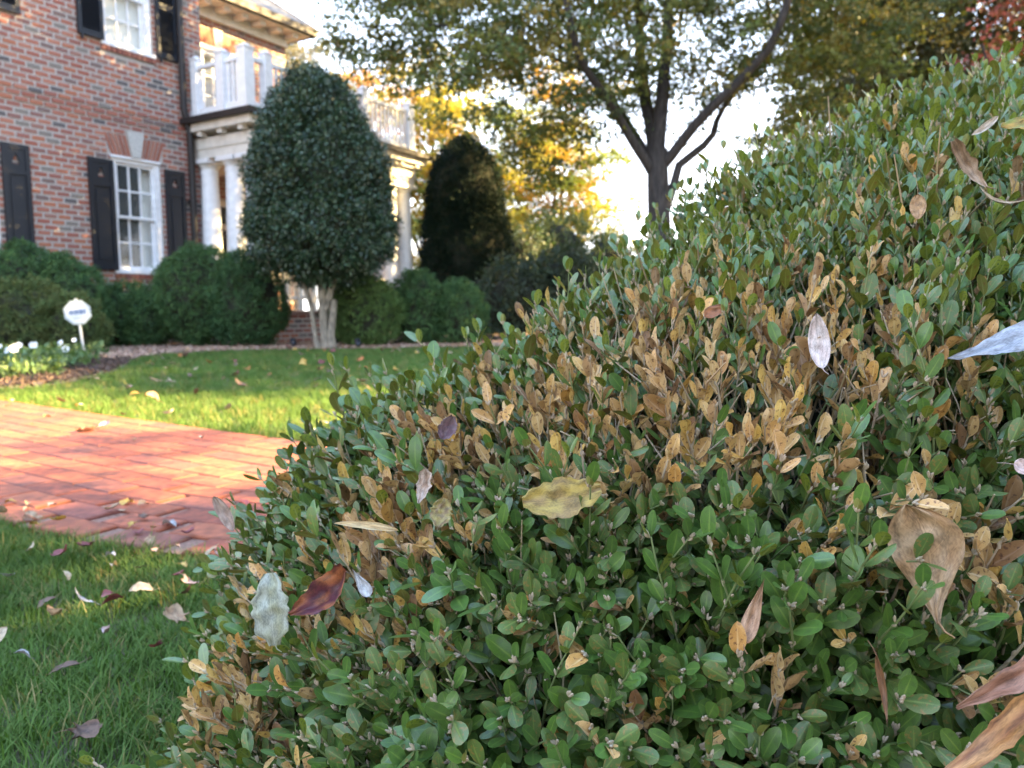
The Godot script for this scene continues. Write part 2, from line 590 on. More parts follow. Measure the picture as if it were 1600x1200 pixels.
var green_leaves := []
var dead_leaves := []

func box_leaf(L: float, W: float, fold: float, curl: float, twist: float, dead := false) -> B:
	# grows along +y from the origin, upper face towards +z
	var b := B.new()
	var top := PackedVector3Array()
	var low := PackedVector3Array()
	var ut := PackedVector2Array()
	var ul := PackedVector2Array()
	var rows := 8
	for r in rows:
		var v := 0.5 - 0.5 * cos(PI * r / (rows - 1.0))
		var w := 0.0
		var peak := 0.56
		if v < peak: w = pow(maxf(0, 1 - pow((peak - v) / peak, 2)), 0.75)
		else: w = sqrt(maxf(0, 1 - pow((v - peak) / (1 - peak), 2)))
		w = maxf(w * W * 0.5, 0.0006)
		for k in 5:
			var u := (k - 2) / 2.0
			var p := Vector3(u * w, v * L, 0)
			p.z = -fold * absf(u) * w - curl * L * v * v + (0.0 if not dead else 0.06 * W * sin(v * 9.0 + u * 2.0))
			var tw := twist * v
			p = Vector3(p.x * cos(tw) - p.z * sin(tw) * 0.5, p.y, p.z + p.x * sin(tw))
			var gap := 0.00022 * (1.0 - absf(u)) * sin(PI * clampf(v, 0.02, 0.98))
			top.append(p + Vector3(0, 0, gap)); low.append(p - Vector3(0, 0, gap))
			ut.append(Vector2(0.25 + u * 0.245, v)); ul.append(Vector2(0.75 + u * 0.245, v))
	b.grid(top, 5, ut)
	b.grid(low, 5, ul, PackedColorArray(), true)
	return b

func hedge_point(d: Vector3) -> Array:    # unit direction in the mound's own frame -> [point, normal]
	var p := d * HR
	var nn := (d / HR).normalized()
	var rot := Basis(Vector3.UP, HA)
	p = rot * p + HC
	nn = rot * nn
	for q in swells:
		p += nn * q[2] * exp(-p.distance_squared_to(q[0]) / (q[1] * q[1]))
	p += nn * (hedge_noise.get_noise_3dv(p) * 0.045 + 0.02 * hedge_noise.get_noise_3dv(p * 3.1))
	return [p, nn]

func brownness(p: Vector3) -> float:
	var s := 0.0
	for q in brown_spots:
		var d2 := p.distance_squared_to(Vector3(q[0], q[1], q[2]))
		s += q[4] * exp(-d2 / (q[3] * q[3] * 1.12))
	return s

# a shoot: {leaves: [[kind, index, Transform3D, tint]], stems: [[points, radii, dry]]}
func make_shoot(kind: String) -> Dictionary:
	var leaves := []
	var stems := []
	var L := rng.randf_range(0.072, 0.105)
	if kind == "upright": L *= 1.25
	var lean := Vector3(rng.randf_range(-0.2, 0.2), 0, rng.randf_range(-0.2, 0.2))
	var pts := []
	var rad := []
	var steps := 7
	for k in steps:
		var t := float(k) / (steps - 1)
		pts.append(Vector3(lean.x * t * t * L, t * L, lean.z * t * t * L) + Vector3(rng.randf_range(-1, 1), 0, rng.randf_range(-1, 1)) * 0.0010)
		rad.append(lerpf(0.0012, 0.0006, t))
	stems.append([pts, rad, kind in ["tan", "bare"]])
	var roll := rng.randf() * TAU
	var pairs := 6 if kind == "green" else 5
	var from := 0.18
	if kind == "tan": from = rng.randf_range(0.45, 0.6)
	if kind == "bare": from = 0.4
	for k in pairs:
		var t := lerpf(from, 1.0, float(k) / (pairs - 1))
		if kind == "bare" and rng.randf() < 0.55: continue
		if kind == "tan" and rng.randf() < 0.22: continue
		var at := Vector3(lean.x * t * t * L, t * L, lean.z * t * t * L)
		for s in 2:
			if rng.randf() < (0.06 if kind == "green" else 0.12 if kind == "upright" else 0.30): continue
			var az := roll + PI * s + PI * 0.5 * k + rng.randf_range(-0.35, 0.35)
			var tip := float(k) / (pairs - 1)
			var open := lerpf(1.15, 0.55, tip) + rng.randf_range(-0.25, 0.25)
			if kind == "upright": open = lerpf(0.75, 0.38, tip) + rng.randf_range(-0.15, 0.15)
			if kind in ["tan", "bare"]: open = lerpf(0.7, 0.26, tip) + rng.randf_range(-0.2, 0.25)
			var out := Vector3(cos(az), 0, sin(az))
			var dir := (Vector3.UP * cos(open) + out * sin(open)).normalized()
			# the upper face looks towards the shoot's tip
			var face := (Vector3.UP - dir * dir.y).normalized() if absf(dir.y) < 0.98 else -out
			var x := dir.cross(face).normalized()
			var bs := Basis(x, dir, face).rotated(dir, rng.randf_range(-0.4, 0.4))
			var sc := rng.randf_range(0.72, 1.15) * (lerpf(1.0, 0.78, absf(tip - 0.45) * 1.6))
			var dead: bool = kind in ["tan", "bare"] or (kind == "mixed" and tip > 0.55)
			var tint := Color.WHITE
			if dead:
				tint = [Color(1.2, 1.2, 1.15), Color(1.3, 0.95, 0.55), Color(0.75, 0.68, 0.66), Color(1.4, 1.6, 1.9), Color(1.2, 1.3, 0.85), Color(0.42, 0.36, 0.36), Color(1.3, 1.45, 1.6), Color(1.25, 1.0, 0.7)][rng.randi() % 8]
				tint = vary(tint, 0.15)
			else:
				tint = vary(Color(1.0, 1.0, 1.0), 0.22)
				if tip > 0.8: tint = tint * Color(1.25, 1.2, 1.0)
				elif rng.randf() < 0.06: tint = Color(1.9, 1.4, 0.9)
				elif rng.randf() < 0.28: tint = tint * Color(1.45, 1.15, 0.85)
				if kind == "upright": tint = tint * Color(1.2, 1.12, 0.9)
			leaves.append(["dead" if dead else "green", rng.randi() % 9, Transform3D(bs.scaled(Vector3.ONE * sc), at + out * 0.0012), tint])
	# little buds along the stem and at its tip
	for k in 7:
		var t := rng.randf_range(0.3, 1.0) if k < 4 else 1.0
		var at := Vector3(lean.x * t * t * L, t * L, lean.z * t * t * L)
		var o := rv() * 0.002
		o.y = absf(o.y)
		stems.append([[at, at + o + Vector3(0, 0.0022, 0), at + o * 1.3 + Vector3(0, 0.004, 0)], [0.0008, 0.0012, 0.0003], true])
	if kind == "bare":
		for k in 3:
			var t := rng.randf_range(0.2, 0.7)
			var at := Vector3(0, t * L, 0)
			var d := (rv() + Vector3.UP * 1.4).normalized()
			stems.append([[at, at + d * 0.02, at + d * 0.045 + rv() * 0.004], [0.0009, 0.0008, 0.0005], true])
	return {"leaves": leaves, "stems": stems}

func stem_mesh(sh: Dictionary, into: ArrayMesh) -> ArrayMesh:
	for dry in [false, true]:
		var b := B.new()
		for s in sh.stems:
			if s[2] == dry: b.tube(s[0], s[1], 5)
		b.surface(into, M.dry_stem if dry else M.green_stem)
	return into

func shoot_mesh(sh: Dictionary) -> ArrayMesh:
	var am := ArrayMesh.new()
	var g := B.new()
	var d := B.new()
	var o := B.new()
	for l in sh.leaves:
		if l[0] == "green" and l[1] % 3 == 2 and l[3].g > 1.0: o.join(green_leaves[l[1]], l[2], l[3])
		elif l[0] == "green": g.join(green_leaves[l[1]], l[2], l[3])
		else: d.join(dead_leaves[l[1]], l[2], l[3])
	g.surface(am, M.boxwood_leaf)
	d.surface(am, M.dead_leaf)
	o.surface(am, M.old_leaf)
	return stem_mesh(sh, am)

func hedge() -> void:
	hedge_noise = noise(2.6, 2, 31)
	for k in 9:
		green_leaves.append(box_leaf(rng.randf_range(0.0195, 0.0275), rng.randf_range(0.0100, 0.0138), rng.randf_range(-0.45, 0.35), rng.randf_range(-0.08, 0.18), rng.randf_range(-0.45, 0.45)))
		dead_leaves.append(box_leaf(rng.randf_range(0.0225, 0.0285), rng.randf_range(0.0085, 0.0122), rng.randf_range(-0.95, -0.25), rng.randf_range(-0.2, 0.12), rng.randf_range(-0.7, 0.7), true))
	var root := thing("boxwood_shrub", "large clipped boxwood filling the right foreground, its shoots partly browned", "shrub", Vector3.ZERO)
	# the dim tangle of wood inside
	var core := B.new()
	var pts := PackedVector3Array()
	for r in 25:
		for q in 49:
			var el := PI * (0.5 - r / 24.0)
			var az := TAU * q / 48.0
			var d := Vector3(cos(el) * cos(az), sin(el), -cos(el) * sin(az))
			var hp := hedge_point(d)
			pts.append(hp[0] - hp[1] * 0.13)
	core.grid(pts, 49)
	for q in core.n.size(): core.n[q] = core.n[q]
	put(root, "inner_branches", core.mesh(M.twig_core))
	var kinds := {"green": 9, "upright": 5, "mixed": 5, "tan": 6, "bare": 5}
	var shoots := {}
	for k in kinds:
		shoots[k] = []
		for j in kinds[k]: shoots[k].append(make_shoot(k))
	var eye := Vector3(0, 0.55, 0)
	var places := []
	var tries := 0
	while tries < 160000:
		tries += 1
		var d := rv()
		if d.y < 0.2: continue
		# even density over the stretched sphere
		var stretch := (d / HR).length() * HR.x * HR.y * HR.z / (HR.x * HR.y)
		if rng.randf() > clampf(stretch, 0, 1): continue
		var hp := hedge_point(d)
		var p: Vector3 = hp[0]
		var nn: Vector3 = hp[1]
		if p.y < 0.015: continue
		var to := (eye - p).normalized()
		var near: bool = p.x < 1.15 and p.distance_to(eye) < 1.75
		var facing := nn.dot(to)
		var keep := 1.0
		if facing < -0.25: keep = 0.12
		if not near: keep = minf(keep, 0.16)
		if rng.randf() > keep: continue
		var br := brownness(p) + hedge_noise.get_noise_3dv(p * 2.3 + Vector3(9, 3, 1)) * 0.3
		var kind := "green"
		var roll := rng.randf()
		var high := smoothstep(0.38, 0.55, p.y)
		var dying := clampf(br * 0.9, 0.0, 1.0)
		var q_tan := 0.016 + 0.29 * dying
		var q_bare := 0.01 + 0.28 * dying * dying
		var q_mix := 0.03 + 0.15 * dying
		var q_up := (0.06 + 0.34 * high) * (1.0 - 0.35 * dying)
		if roll < q_tan: kind = "tan"
		elif roll < q_tan + q_bare: kind = "bare"
		elif roll < q_tan + q_bare + q_mix: kind = "mixed"
		elif roll < q_tan + q_bare + q_mix + q_up: kind = "upright"
		if dying > 0.6 and rng.randf() < 0.12: continue
		var deep := rng.randf()
		var depth := -0.055 - 0.02 * rng.randf()
		if deep < 0.30: depth = -0.105 - 0.03 * rng.randf()
		if kind == "tan" or kind == "upright": depth += rng.randf_range(0.005, 0.028)
		var dir := (nn * lerpf(0.75, 0.45, high) + Vector3.UP * lerpf(0.35, 0.8, high) + rv() * 0.38)
		if kind in ["tan", "bare", "upright"]: dir += Vector3.UP * 0.35
		var sc := rng.randf_range(0.82, 1.12) * lerpf(1.08, 0.86, high)
		places.append([kind, rng.randi() % int(kinds[kind]), Transform3D(aim(dir).scaled(Vector3.ONE * sc), p + nn * depth), p.distance_to(eye), facing, deep, p])
	# the shoots that show largest get leaves of their own, up to 300 in all
	places.sort_custom(func(a, b2): return a[3] < b2[3])
	var single := 0
	var xs := {}
	var cs := {}
	for p in places:
		var sh: Dictionary = shoots[p[0]][p[1]]
		var x: Transform3D = p[2]
		var seen: bool = p[4] > 0.15 and p[5] >= 0.30 and absf(p[6].x / p[6].z) < 0.60 and p[6].y > 0.55 + p[6].z * 0.55
		if seen and single < 300:
			put(root, "twig", stem_mesh(sh, ArrayMesh.new()) if not sh.has("stem") else sh.stem, x)
			for l in sh.leaves:
				if single >= 300: break
				var key := "%s%d%d" % [l[0], l[1], int(l[3].g * 8.0)]
				if not M.has(key):
					var b := B.new()
					b.join(green_leaves[l[1]] if l[0] == "green" else dead_leaves[l[1]], Transform3D.IDENTITY, l[3])
					M[key] = b.mesh(M.boxwood_leaf if l[0] == "green" else M.dead_leaf)
				put(root, "leaf", M[key], x * l[2])
				single += 1
			continue
		var id := "%s/%d" % [p[0], p[1]]
		if not xs.has(id):
			xs[id] = []
			cs[id] = []
		xs[id].append(x)
		cs[id].append(vary(Color(1, 1, 1), 0.14))
	var foliage := Node3D.new()
	foliage.name = "foliage"
	root.add_child(foliage)
	foliage.set_meta("kind", "stuff")
	for id in xs:
		var q: PackedStringArray = id.split("/")
		many(foliage, "shoot", shoot_mesh(shoots[q[0]][int(q[1])]), xs[id], cs[id])
	# fine dry stems that show between the shoots
	var bx := []
	var bc := []
	for p in places:
		if rng.randf() < (0.6 if p[5] < 0.30 else 0.05) and p[4] > -0.2:
			bx.append(Transform3D(aim(p[2].basis.y + rv() * 0.5).scaled(Vector3(1, rng.randf_range(0.8, 1.5), 1)), p[2].origin - p[2].basis.y * 0.03))
			bc.append(vary(Color(0.7, 0.65, 0.5), 0.4))
	var st := B.new()
	st.tube([Vector3.ZERO, Vector3(0.003, 0.04, 0.002), Vector3(-0.001, 0.085, -0.003), Vector3(0.004, 0.12, 0.001)], [0.0015, 0.0012, 0.0010, 0.0006], 5)
	st.tube([Vector3(0.002, 0.03, 0.001), Vector3(0.018, 0.055, 0.004), Vector3(0.026, 0.085, 0.002)], [0.001, 0.0008, 0.0005], 5)
	many(root, "bare_twigs", st.mesh(M.dry_stem), bx, bc)
	print("shoots ", places.size(), " single leaves ", single)


# ---------------------------------------------------------------- fallen leaves
# outline(v) half width along the leaf 0..1; shapes: oval, pointed, lobed, ragged
func big_leaf(shape: String, L: float, W: float, curl: float, fold: float, roll: float, a: Color, b2: Color, sd: int, stalk := 0.3, dense := 1) -> ArrayMesh:
	var f := noise(1.0, 2, sd)
	var rows := 10 * dense + 1
	var cols := 4 * dense + 3
	var pts := PackedVector3Array()
	var uvs := PackedVector2Array()
	var cs := PackedColorArray()
	for r in rows:
		var v := r / (rows - 1.0)
		var w := sin(PI * pow(v, 0.75)) if shape != "pointed" else sin(PI * pow(v, 0.6)) * (1 - 0.45 * v)
		if shape == "drop": w = pow(sin(PI * pow(v, 1.25)), 0.8) + 0.10 * (1.0 - v)
		if shape == "oval": w = pow(sin(PI * pow(v, 0.9)), 0.62)
		if shape == "lobed": w = maxf(0.12, sin(PI * pow(v, 0.8))) * (0.50 + 0.62 * absf(cos(v * PI * 2.7 + 0.3)))
		if shape == "ragged": w = pow(sin(PI * clampf(v, 0.03, 0.97)), 0.5) * (0.86 + 0.28 * f.get_noise_1d(v * 5.0))
		w = maxf(w, 0.015) * W * 0.5
		for q in cols:
			var u := q / (cols - 1.0) * 2.0 - 1.0
			var x := u * w
			var y := v * L
			if shape == "lobed": y += absf(u) * w * 0.55 * sin(v * PI * 2.7 + 1.0)
			var z := fold * absf(x) + curl * L * (v - 0.5) * (v - 0.5) * 2.0
			z += 0.05 * W * f.get_noise_2d(u * 1.6, v * 4.0 + 3.0) * 2.0 + 0.015 * W * sin(absf(u) * 9.0 + v * 24.0) * absf(u)
			var ang := roll * (u * 0.9 + 0.25) * (0.5 + v)
			var p := Vector3(sin(ang) * w * signf(roll) / maxf(absf(roll), 0.15) if absf(roll) > 0.15 else x, y, z)
			if absf(roll) > 0.15: p.z += (1 - cos(ang)) * w / absf(roll)
			pts.append(p)
			uvs.append(Vector2(0.5 + u * 0.49, v))
			cs.append(a.lerp(b2, smoothstep(-0.35, 0.45, f.get_noise_2d(u * 1.2 + 7.0, v * 2.2) + 0.25 * (v - 0.5))))
	var b := B.new()
	b.grid(pts, cols, uvs, cs)
	if stalk > 0:
		b.col = b2
		var m := pts[cols / 2]
		b.tube([m + Vector3(0, 0.02 * L, 0), m + Vector3(0.03 * L, -stalk * 0.5 * L, 0.03 * L), m + Vector3(0.09 * L, -stalk * L, 0.02 * L)], [0.012 * L, 0.009 * L, 0.007 * L], 5)
	return b.mesh(M.big_leaf)

func face_basis(normal: Vector3, up: Vector3) -> Basis:
	var z := normal.normalized()
	var y := (up - z * up.dot(z)).normalized()
	return Basis(y.cross(z), y, z)

func caught(label: String, at: Vector3, normal: Vector3, up: Vector3, shape: String, L: float, W: float, curl: float, fold: float, roll: float, a: Color, b2: Color, sd: int, stalk := 0.25) -> void:
	var bs := face_basis(normal, up)
	var o := put(self, "fallen_leaf", big_leaf(shape, L, W, curl, fold, roll, a, b2, sd, stalk, 2), Transform3D(bs, at + (at - Vector3(0, 0.55, 0)).normalized() * 0.038 - bs.y * L * 0.5))
	tag(o, label, "leaf", "fallen leaves caught in the boxwood")

func caught_leaves() -> void:
	var cam := Vector3(0, 0.1, 1)
	caught("crinkled yellow brown leaf lying across the middle of the boxwood", Vector3(0.037, 0.408, -0.560), Vector3(-0.1, 0.55, 0.85), Vector3(1, 0.25, 0.1), "ragged", 0.062, 0.036, 0.35, 0.35, 0.0, Color(0.42, 0.30, 0.07), Color(0.30, 0.19, 0.06), 3, 0.0)
	caught("large smooth tan leaf hanging point upward in the right of the boxwood", Vector3(0.267, 0.384, -0.490), Vector3(-0.40, 0.12, 0.9), Vector3(-0.34, 1, 0.1), "drop", 0.082, 0.048, 0.25, -0.25, 0.45, Color(0.50, 0.33, 0.19), Color(0.40, 0.23, 0.11), 14, 0.12)
	caught("curled orange brown leaf in the bottom right corner of the boxwood", Vector3(0.268, 0.310, -0.408), Vector3(-0.75, 0.25, 0.6), Vector3(0.75, 0.75, 0.1), "ragged", 0.110, 0.026, 0.35, -0.5, 1.2, Color(0.52, 0.26, 0.10), Color(0.26, 0.10, 0.04), 25, 0.0)
	caught("flat pinkish brown leaf behind the curled one at the bottom right", Vector3(0.292, 0.340, -0.425), Vector3(-0.1, 0.6, 0.8), Vector3(0.9, 0.55, 0), "ragged", 0.085, 0.022, -0.3, 0.5, 0.5, Color(0.38, 0.19, 0.12), Color(0.26, 0.11, 0.06), 26, 0.0)
	caught("pale lavender grey leaf at the right edge of the boxwood", Vector3(0.362, 0.520, -0.572), Vector3(-0.25, 0.75, 0.6), Vector3(-0.95, -0.2, 0.1), "pointed", 0.085, 0.030, 0.15, 0.15, 0.0, Color(0.36, 0.37, 0.41), Color(0.27, 0.28, 0.32), 37, 0.0)
	caught("narrow pinkish white spotted leaf standing upright among tan shoots", Vector3(0.238, 0.523, -0.596), Vector3(-0.3, 0.15, 0.95), Vector3(-0.12, 1, 0), "oval", 0.046, 0.017, 0.25, 0.2, 0.0, Color(0.72, 0.60, 0.56), Color(0.62, 0.48, 0.44), 41, 0.1)
	caught("pale grey green leaf standing on edge at the left of the boxwood", Vector3(-0.193, 0.312, -0.592), Vector3(0.1, 0.25, 1), Vector3(-0.08, 1, 0), "ragged", 0.060, 0.036, -0.2, 0.25, 0.0, Color(0.40, 0.41, 0.33), Color(0.32, 0.32, 0.21), 52, 0.1)
	caught("maroon and orange leaf tucked beside the pale leaf", Vector3(-0.147, 0.327, -0.585), Vector3(-0.2, 0.5, 0.85), Vector3(0.75, 0.75, 0), "ragged", 0.056, 0.036, 0.6, 0.7, 0.5, Color(0.10, 0.022, 0.034), Color(0.32, 0.10, 0.035), 63, 0.0)
	caught("torn white scrap of leaf beside the maroon leaf", Vector3(-0.119, 0.336, -0.585), Vector3(0.1, 0.5, 0.85), Vector3(-0.5, 0.85, 0), "pointed", 0.028, 0.012, 0.3, 0.4, 0.0, Color(0.50, 0.48, 0.46), Color(0.38, 0.34, 0.32), 64, 0.0)
	caught("slim pale brown leaf standing in the dark green lower boxwood", Vector3(0.158, 0.352, -0.487), Vector3(-0.35, 0.2, 0.9), Vector3(0.28, 1, 0), "pointed", 0.048, 0.014, 0.2, 0.3, 0.0, Color(0.46, 0.27, 0.16), Color(0.38, 0.20, 0.11), 74, 0.1)
	caught("small mottled yellow brown leaf left of the crinkled one", Vector3(-0.056, 0.392, -0.585), Vector3(0.2, 0.4, 0.9), Vector3(0.3, 1, 0), "ragged", 0.024, 0.021, 0.3, 0.3, 0.0, Color(0.36, 0.29, 0.10), Color(0.24, 0.16, 0.08), 85, 0.2)
	caught("green and orange leaf end poking in at the upper right edge", Vector3(0.492, 0.722, -0.753), Vector3(-0.2, 0.7, 0.7), Vector3(1, 0.22, 0), "oval", 0.055, 0.020, 0.2, 0.3, 0.0, Color(0.42, 0.25, 0.04), Color(0.20, 0.24, 0.04), 96, 0.0)
	caught("cream rolled strip of leaf beside the green and orange leaf end", Vector3(0.452, 0.718, -0.757), Vector3(-0.1, 0.5, 0.85), Vector3(0.7, 0.6, 0), "oval", 0.038, 0.010, 0.3, 0.5, 0.9, Color(0.62, 0.52, 0.42), Color(0.50, 0.38, 0.27), 97, 0.0)
	caught("crumpled tan leaf hanging under the cream strip at the upper right", Vector3(0.402, 0.668, -0.692), Vector3(-0.4, 0.3, 0.85), Vector3(-0.5, 0.9, 0), "ragged", 0.055, 0.018, 0.5, 0.6, 1.0, Color(0.46, 0.32, 0.21), Color(0.30, 0.18, 0.10), 98, 0.1)
	caught("bent straw coloured leaf below the crumpled tan leaf", Vector3(0.432, 0.640, -0.690), Vector3(-0.1, 0.7, 0.7), Vector3(0.8, -0.55, 0), "pointed", 0.045, 0.010, 0.6, 0.4, 0.7, Color(0.58, 0.48, 0.36), Color(0.42, 0.31, 0.20), 99, 0.0)
	caught("pink and white leaf tip at the right edge above the tan leaf", Vector3(0.353, 0.439, -0.517), Vector3(-0.2, 0.4, 0.9), Vector3(0.9, -0.3, 0), "pointed", 0.022, 0.013, 0.2, 0.3, 0.0, Color(0.66, 0.48, 0.44), Color(0.56, 0.40, 0.36), 108, 0.5)
	caught("dark purple leaf half buried near the left crest", Vector3(-0.056, 0.446, -0.650), Vector3(0.2, 0.6, 0.8), Vector3(0.4, 0.9, 0), "ragged", 0.026, 0.018, 0.5, 0.6, 0.0, Color(0.10, 0.04, 0.045), Color(0.16, 0.09, 0.09), 111, 0.0)
	caught("rusty orange pointed leaf behind tan shoots in the centre", Vector3(0.176, 0.548, -0.655), Vector3(-0.2, 0.5, 0.85), Vector3(0.9, 0.5, 0), "pointed", 0.030, 0.014, 0.1, 0.4, 0.0, Color(0.34, 0.12, 0.035), Color(0.26, 0.09, 0.03), 112, 0.0)
	caught("long straw leaf lying flat above the maroon leaf", Vector3(-0.120, 0.375, -0.612), Vector3(0, 0.7, 0.7), Vector3(1, -0.18, 0), "oval", 0.058, 0.009, -0.1, 0.3, 0.4, Color(0.55, 0.40, 0.20), Color(0.48, 0.30, 0.12), 113, 0.0)
	caught("thin twisted brown leaf hanging in the dark gap below the large tan leaf", Vector3(0.230, 0.314, -0.456), Vector3(-0.6, 0.2, 0.7), Vector3(0.3, -1, 0), "pointed", 0.045, 0.008, 0.3, 0.5, 0.8, Color(0.26, 0.12, 0.05), Color(0.18, 0.08, 0.035), 114, 0.2)
	caught("lone pale brown leaf hanging by its stalk on the upper right slope", Vector3(0.356, 0.636, -0.685), Vector3(-0.3, 0.2, 0.9), Vector3(0.0, -1, 0), "oval", 0.024, 0.014, 0.15, 0.3, 0.0, Color(0.48, 0.28, 0.13), Color(0.40, 0.22, 0.10), 115, 0.7)
	caught("crumpled cream leaf pair at the left below the crest", Vector3(-0.074, 0.405, -0.615), Vector3(0.1, 0.4, 0.9), Vector3(0.2, 1, 0), "ragged", 0.030, 0.016, 0.5, 0.7, 0.6, Color(0.60, 0.48, 0.40), Color(0.42, 0.28, 0.20), 116, 0.0)
	caught("dull tan strap of leaf on the far left flank of the boxwood", Vector3(-0.275, 0.355, -0.720), Vector3(-0.1, 0.5, 0.85), Vector3(0.55, -0.8, 0), "oval", 0.045, 0.013, 0.2, 0.2, 0.0, Color(0.30, 0.20, 0.14), Color(0.24, 0.14, 0.09), 117, 0.0)

func lawn_leaves() -> void:
	var tones := [["tan", Color(0.46, 0.31, 0.18), Color(0.36, 0.21, 0.11)], ["pale pink", Color(0.48, 0.36, 0.34), Color(0.36, 0.25, 0.23)], ["orange", Color(0.50, 0.20, 0.05), Color(0.40, 0.13, 0.03)], ["dark brown", Color(0.12, 0.07, 0.05), Color(0.20, 0.11, 0.07)], ["cream", Color(0.52, 0.42, 0.29), Color(0.42, 0.31, 0.19)], ["yellow", Color(0.60, 0.40, 0.08), Color(0.46, 0.27, 0.06)], ["maroon", Color(0.24, 0.05, 0.05), Color(0.16, 0.04, 0.05)], ["silvery", Color(0.40, 0.39, 0.39), Color(0.30, 0.28, 0.28)]]
	var words := {"oval": "rounded", "pointed": "pointed", "lobed": "lobed", "ragged": "ragged"}
	var forms := {}
	for s in words:
		for t in tones.size():
			for k in 2:
				forms["%s%d%d" % [s, t, k]] = big_leaf(s, 1.0, [0.62, 0.95, 0.5, 0.7][["oval", "lobed", "pointed", "ragged"].find(s)], rng.randf_range(0.2, 0.7) * (1 if k == 0 else -0.5), rng.randf_range(0.1, 0.6), rng.randf_range(-0.6, 0.6), tones[t][1], tones[t][2], 200 + t * 9 + k, 0.35)
	var used := {}
	var spots := []
	for q in 120: spots.append([Vector2(rng.randf_range(-1.55, -0.45), rng.randf_range(-2.1, -0.85)), "near lawn", 0.036])
	for q in 130: spots.append([Vector2(rng.randf_range(-4.0, 1.0), rng.randf_range(-10.2, -3.3)), "far lawn", 0.075])
	for q in 26:
		var w: Vector2 = path_pts[int(rng.randf_range(50, 150))]
		spots.append([w + Vector2(rng.randf_range(-0.6, 0.6), rng.randf_range(-0.5, 0.5)), "", 0.035])
	for q in 20:
		var k := int(rng.randf_range(55, 150))
		var d: Vector2 = (path_pts[k + 1] - path_pts[k]).normalized()
		spots.append([path_pts[k] + Vector2(-d.y, d.x) * (-PATH_HALF if q % 2 else PATH_HALF) * rng.randf_range(0.95, 1.12), "", 0.045])
	for q in spots.size():
		var p: Vector2 = spots[q][0]
		if in_hedge(p, 0.05) or Geometry2D.is_point_in_polygon(p, bed_poly): continue
		var d := off_path(p)
		var where: String = spots[q][1]
		var on_path := d < PATH_HALF - 0.03
		if on_path: where = "brick path"
		elif d < PATH_HALF + 0.15: where = "path edge"
		elif where == "": where = "lawn"
		var part_of := "left" if p.x < -2.2 else "middle" if p.x < -0.9 else "right"
		if p.y > -2.3: part_of = "left" if p.x < -1.15 else "middle" if p.x < -0.8 else "right"
		var row := "below the shrubs" if p.y < -8.4 else "halfway out" if p.y < -6.0 else "just beyond the path" if p.y < -3.4 else "close to the path" if p.y < -1.6 else "nearest the viewer"
		if on_path or d < PATH_HALF + 0.15: row = "far side" if p.y < -3.0 else "near side"
		var t := 0
		var s := ""
		var size := 0.0
		var label := ""
		for attempt in 40:
			t = rng.randi() % tones.size()
			if rng.randf() < 0.25: t = [0, 4, 1][rng.randi() % 3]
			s = ["oval", "pointed", "lobed", "ragged"][rng.randi() % 4]
			size = spots[q][2] * rng.randf_range(0.55, 1.25)
			label = "%s %s %s fallen leaf on the %s at %s, %s" % ["small" if size < spots[q][2] * 0.85 else "large", words[s], tones[t][0], where, part_of, row]
			if not used.has(label): break
		used[label] = true
		var lay := (Vector3.UP + rv() * (0.25 if on_path else 0.7)).normalized()
		var bs := face_basis(lay, Vector3(cos(q * 2.4), 0, sin(q * 2.4))).scaled(Vector3.ONE * size)
		var y := 0.03 if on_path else 0.040 + rng.randf() * 0.014
		var o := put(self, "fallen_leaf", forms["%s%d%d" % [s, t, rng.randi() % 2]], Transform3D(bs, Vector3(p.x, y, p.y)))
		tag(o, label, "leaf", "fallen leaves on the lawn and path")


# ---------------------------------------------------------------- house
var house: Node3D

func part(called: String, b: B, m: Material, parent: Node = null) -> MeshInstance3D:
	return put(parent if parent else house, called, b.mesh(m))

const BL := 0.195
const BH := 0.079
var windows := [[-0.76, 1.11, 2.84, 0.80], [-0.79, 4.40, 6.05, 0.80], [-3.14, 1.11, 2.84, 0.80], [-3.14, 4.40, 6.05, 0.80]]
var brick_tones := [Color(0.43, 0.165, 0.11), Color(0.38, 0.13, 0.09), Color(0.48, 0.20, 0.13), Color(0.35, 0.135, 0.10), Color(0.46, 0.175, 0.10), Color(0.28, 0.14, 0.115), Color(0.23, 0.15, 0.13), Color(0.14, 0.12, 0.115), Color(0.36, 0.18, 0.135), Color(0.26, 0.22, 0.185)]
var brick_meshes := []

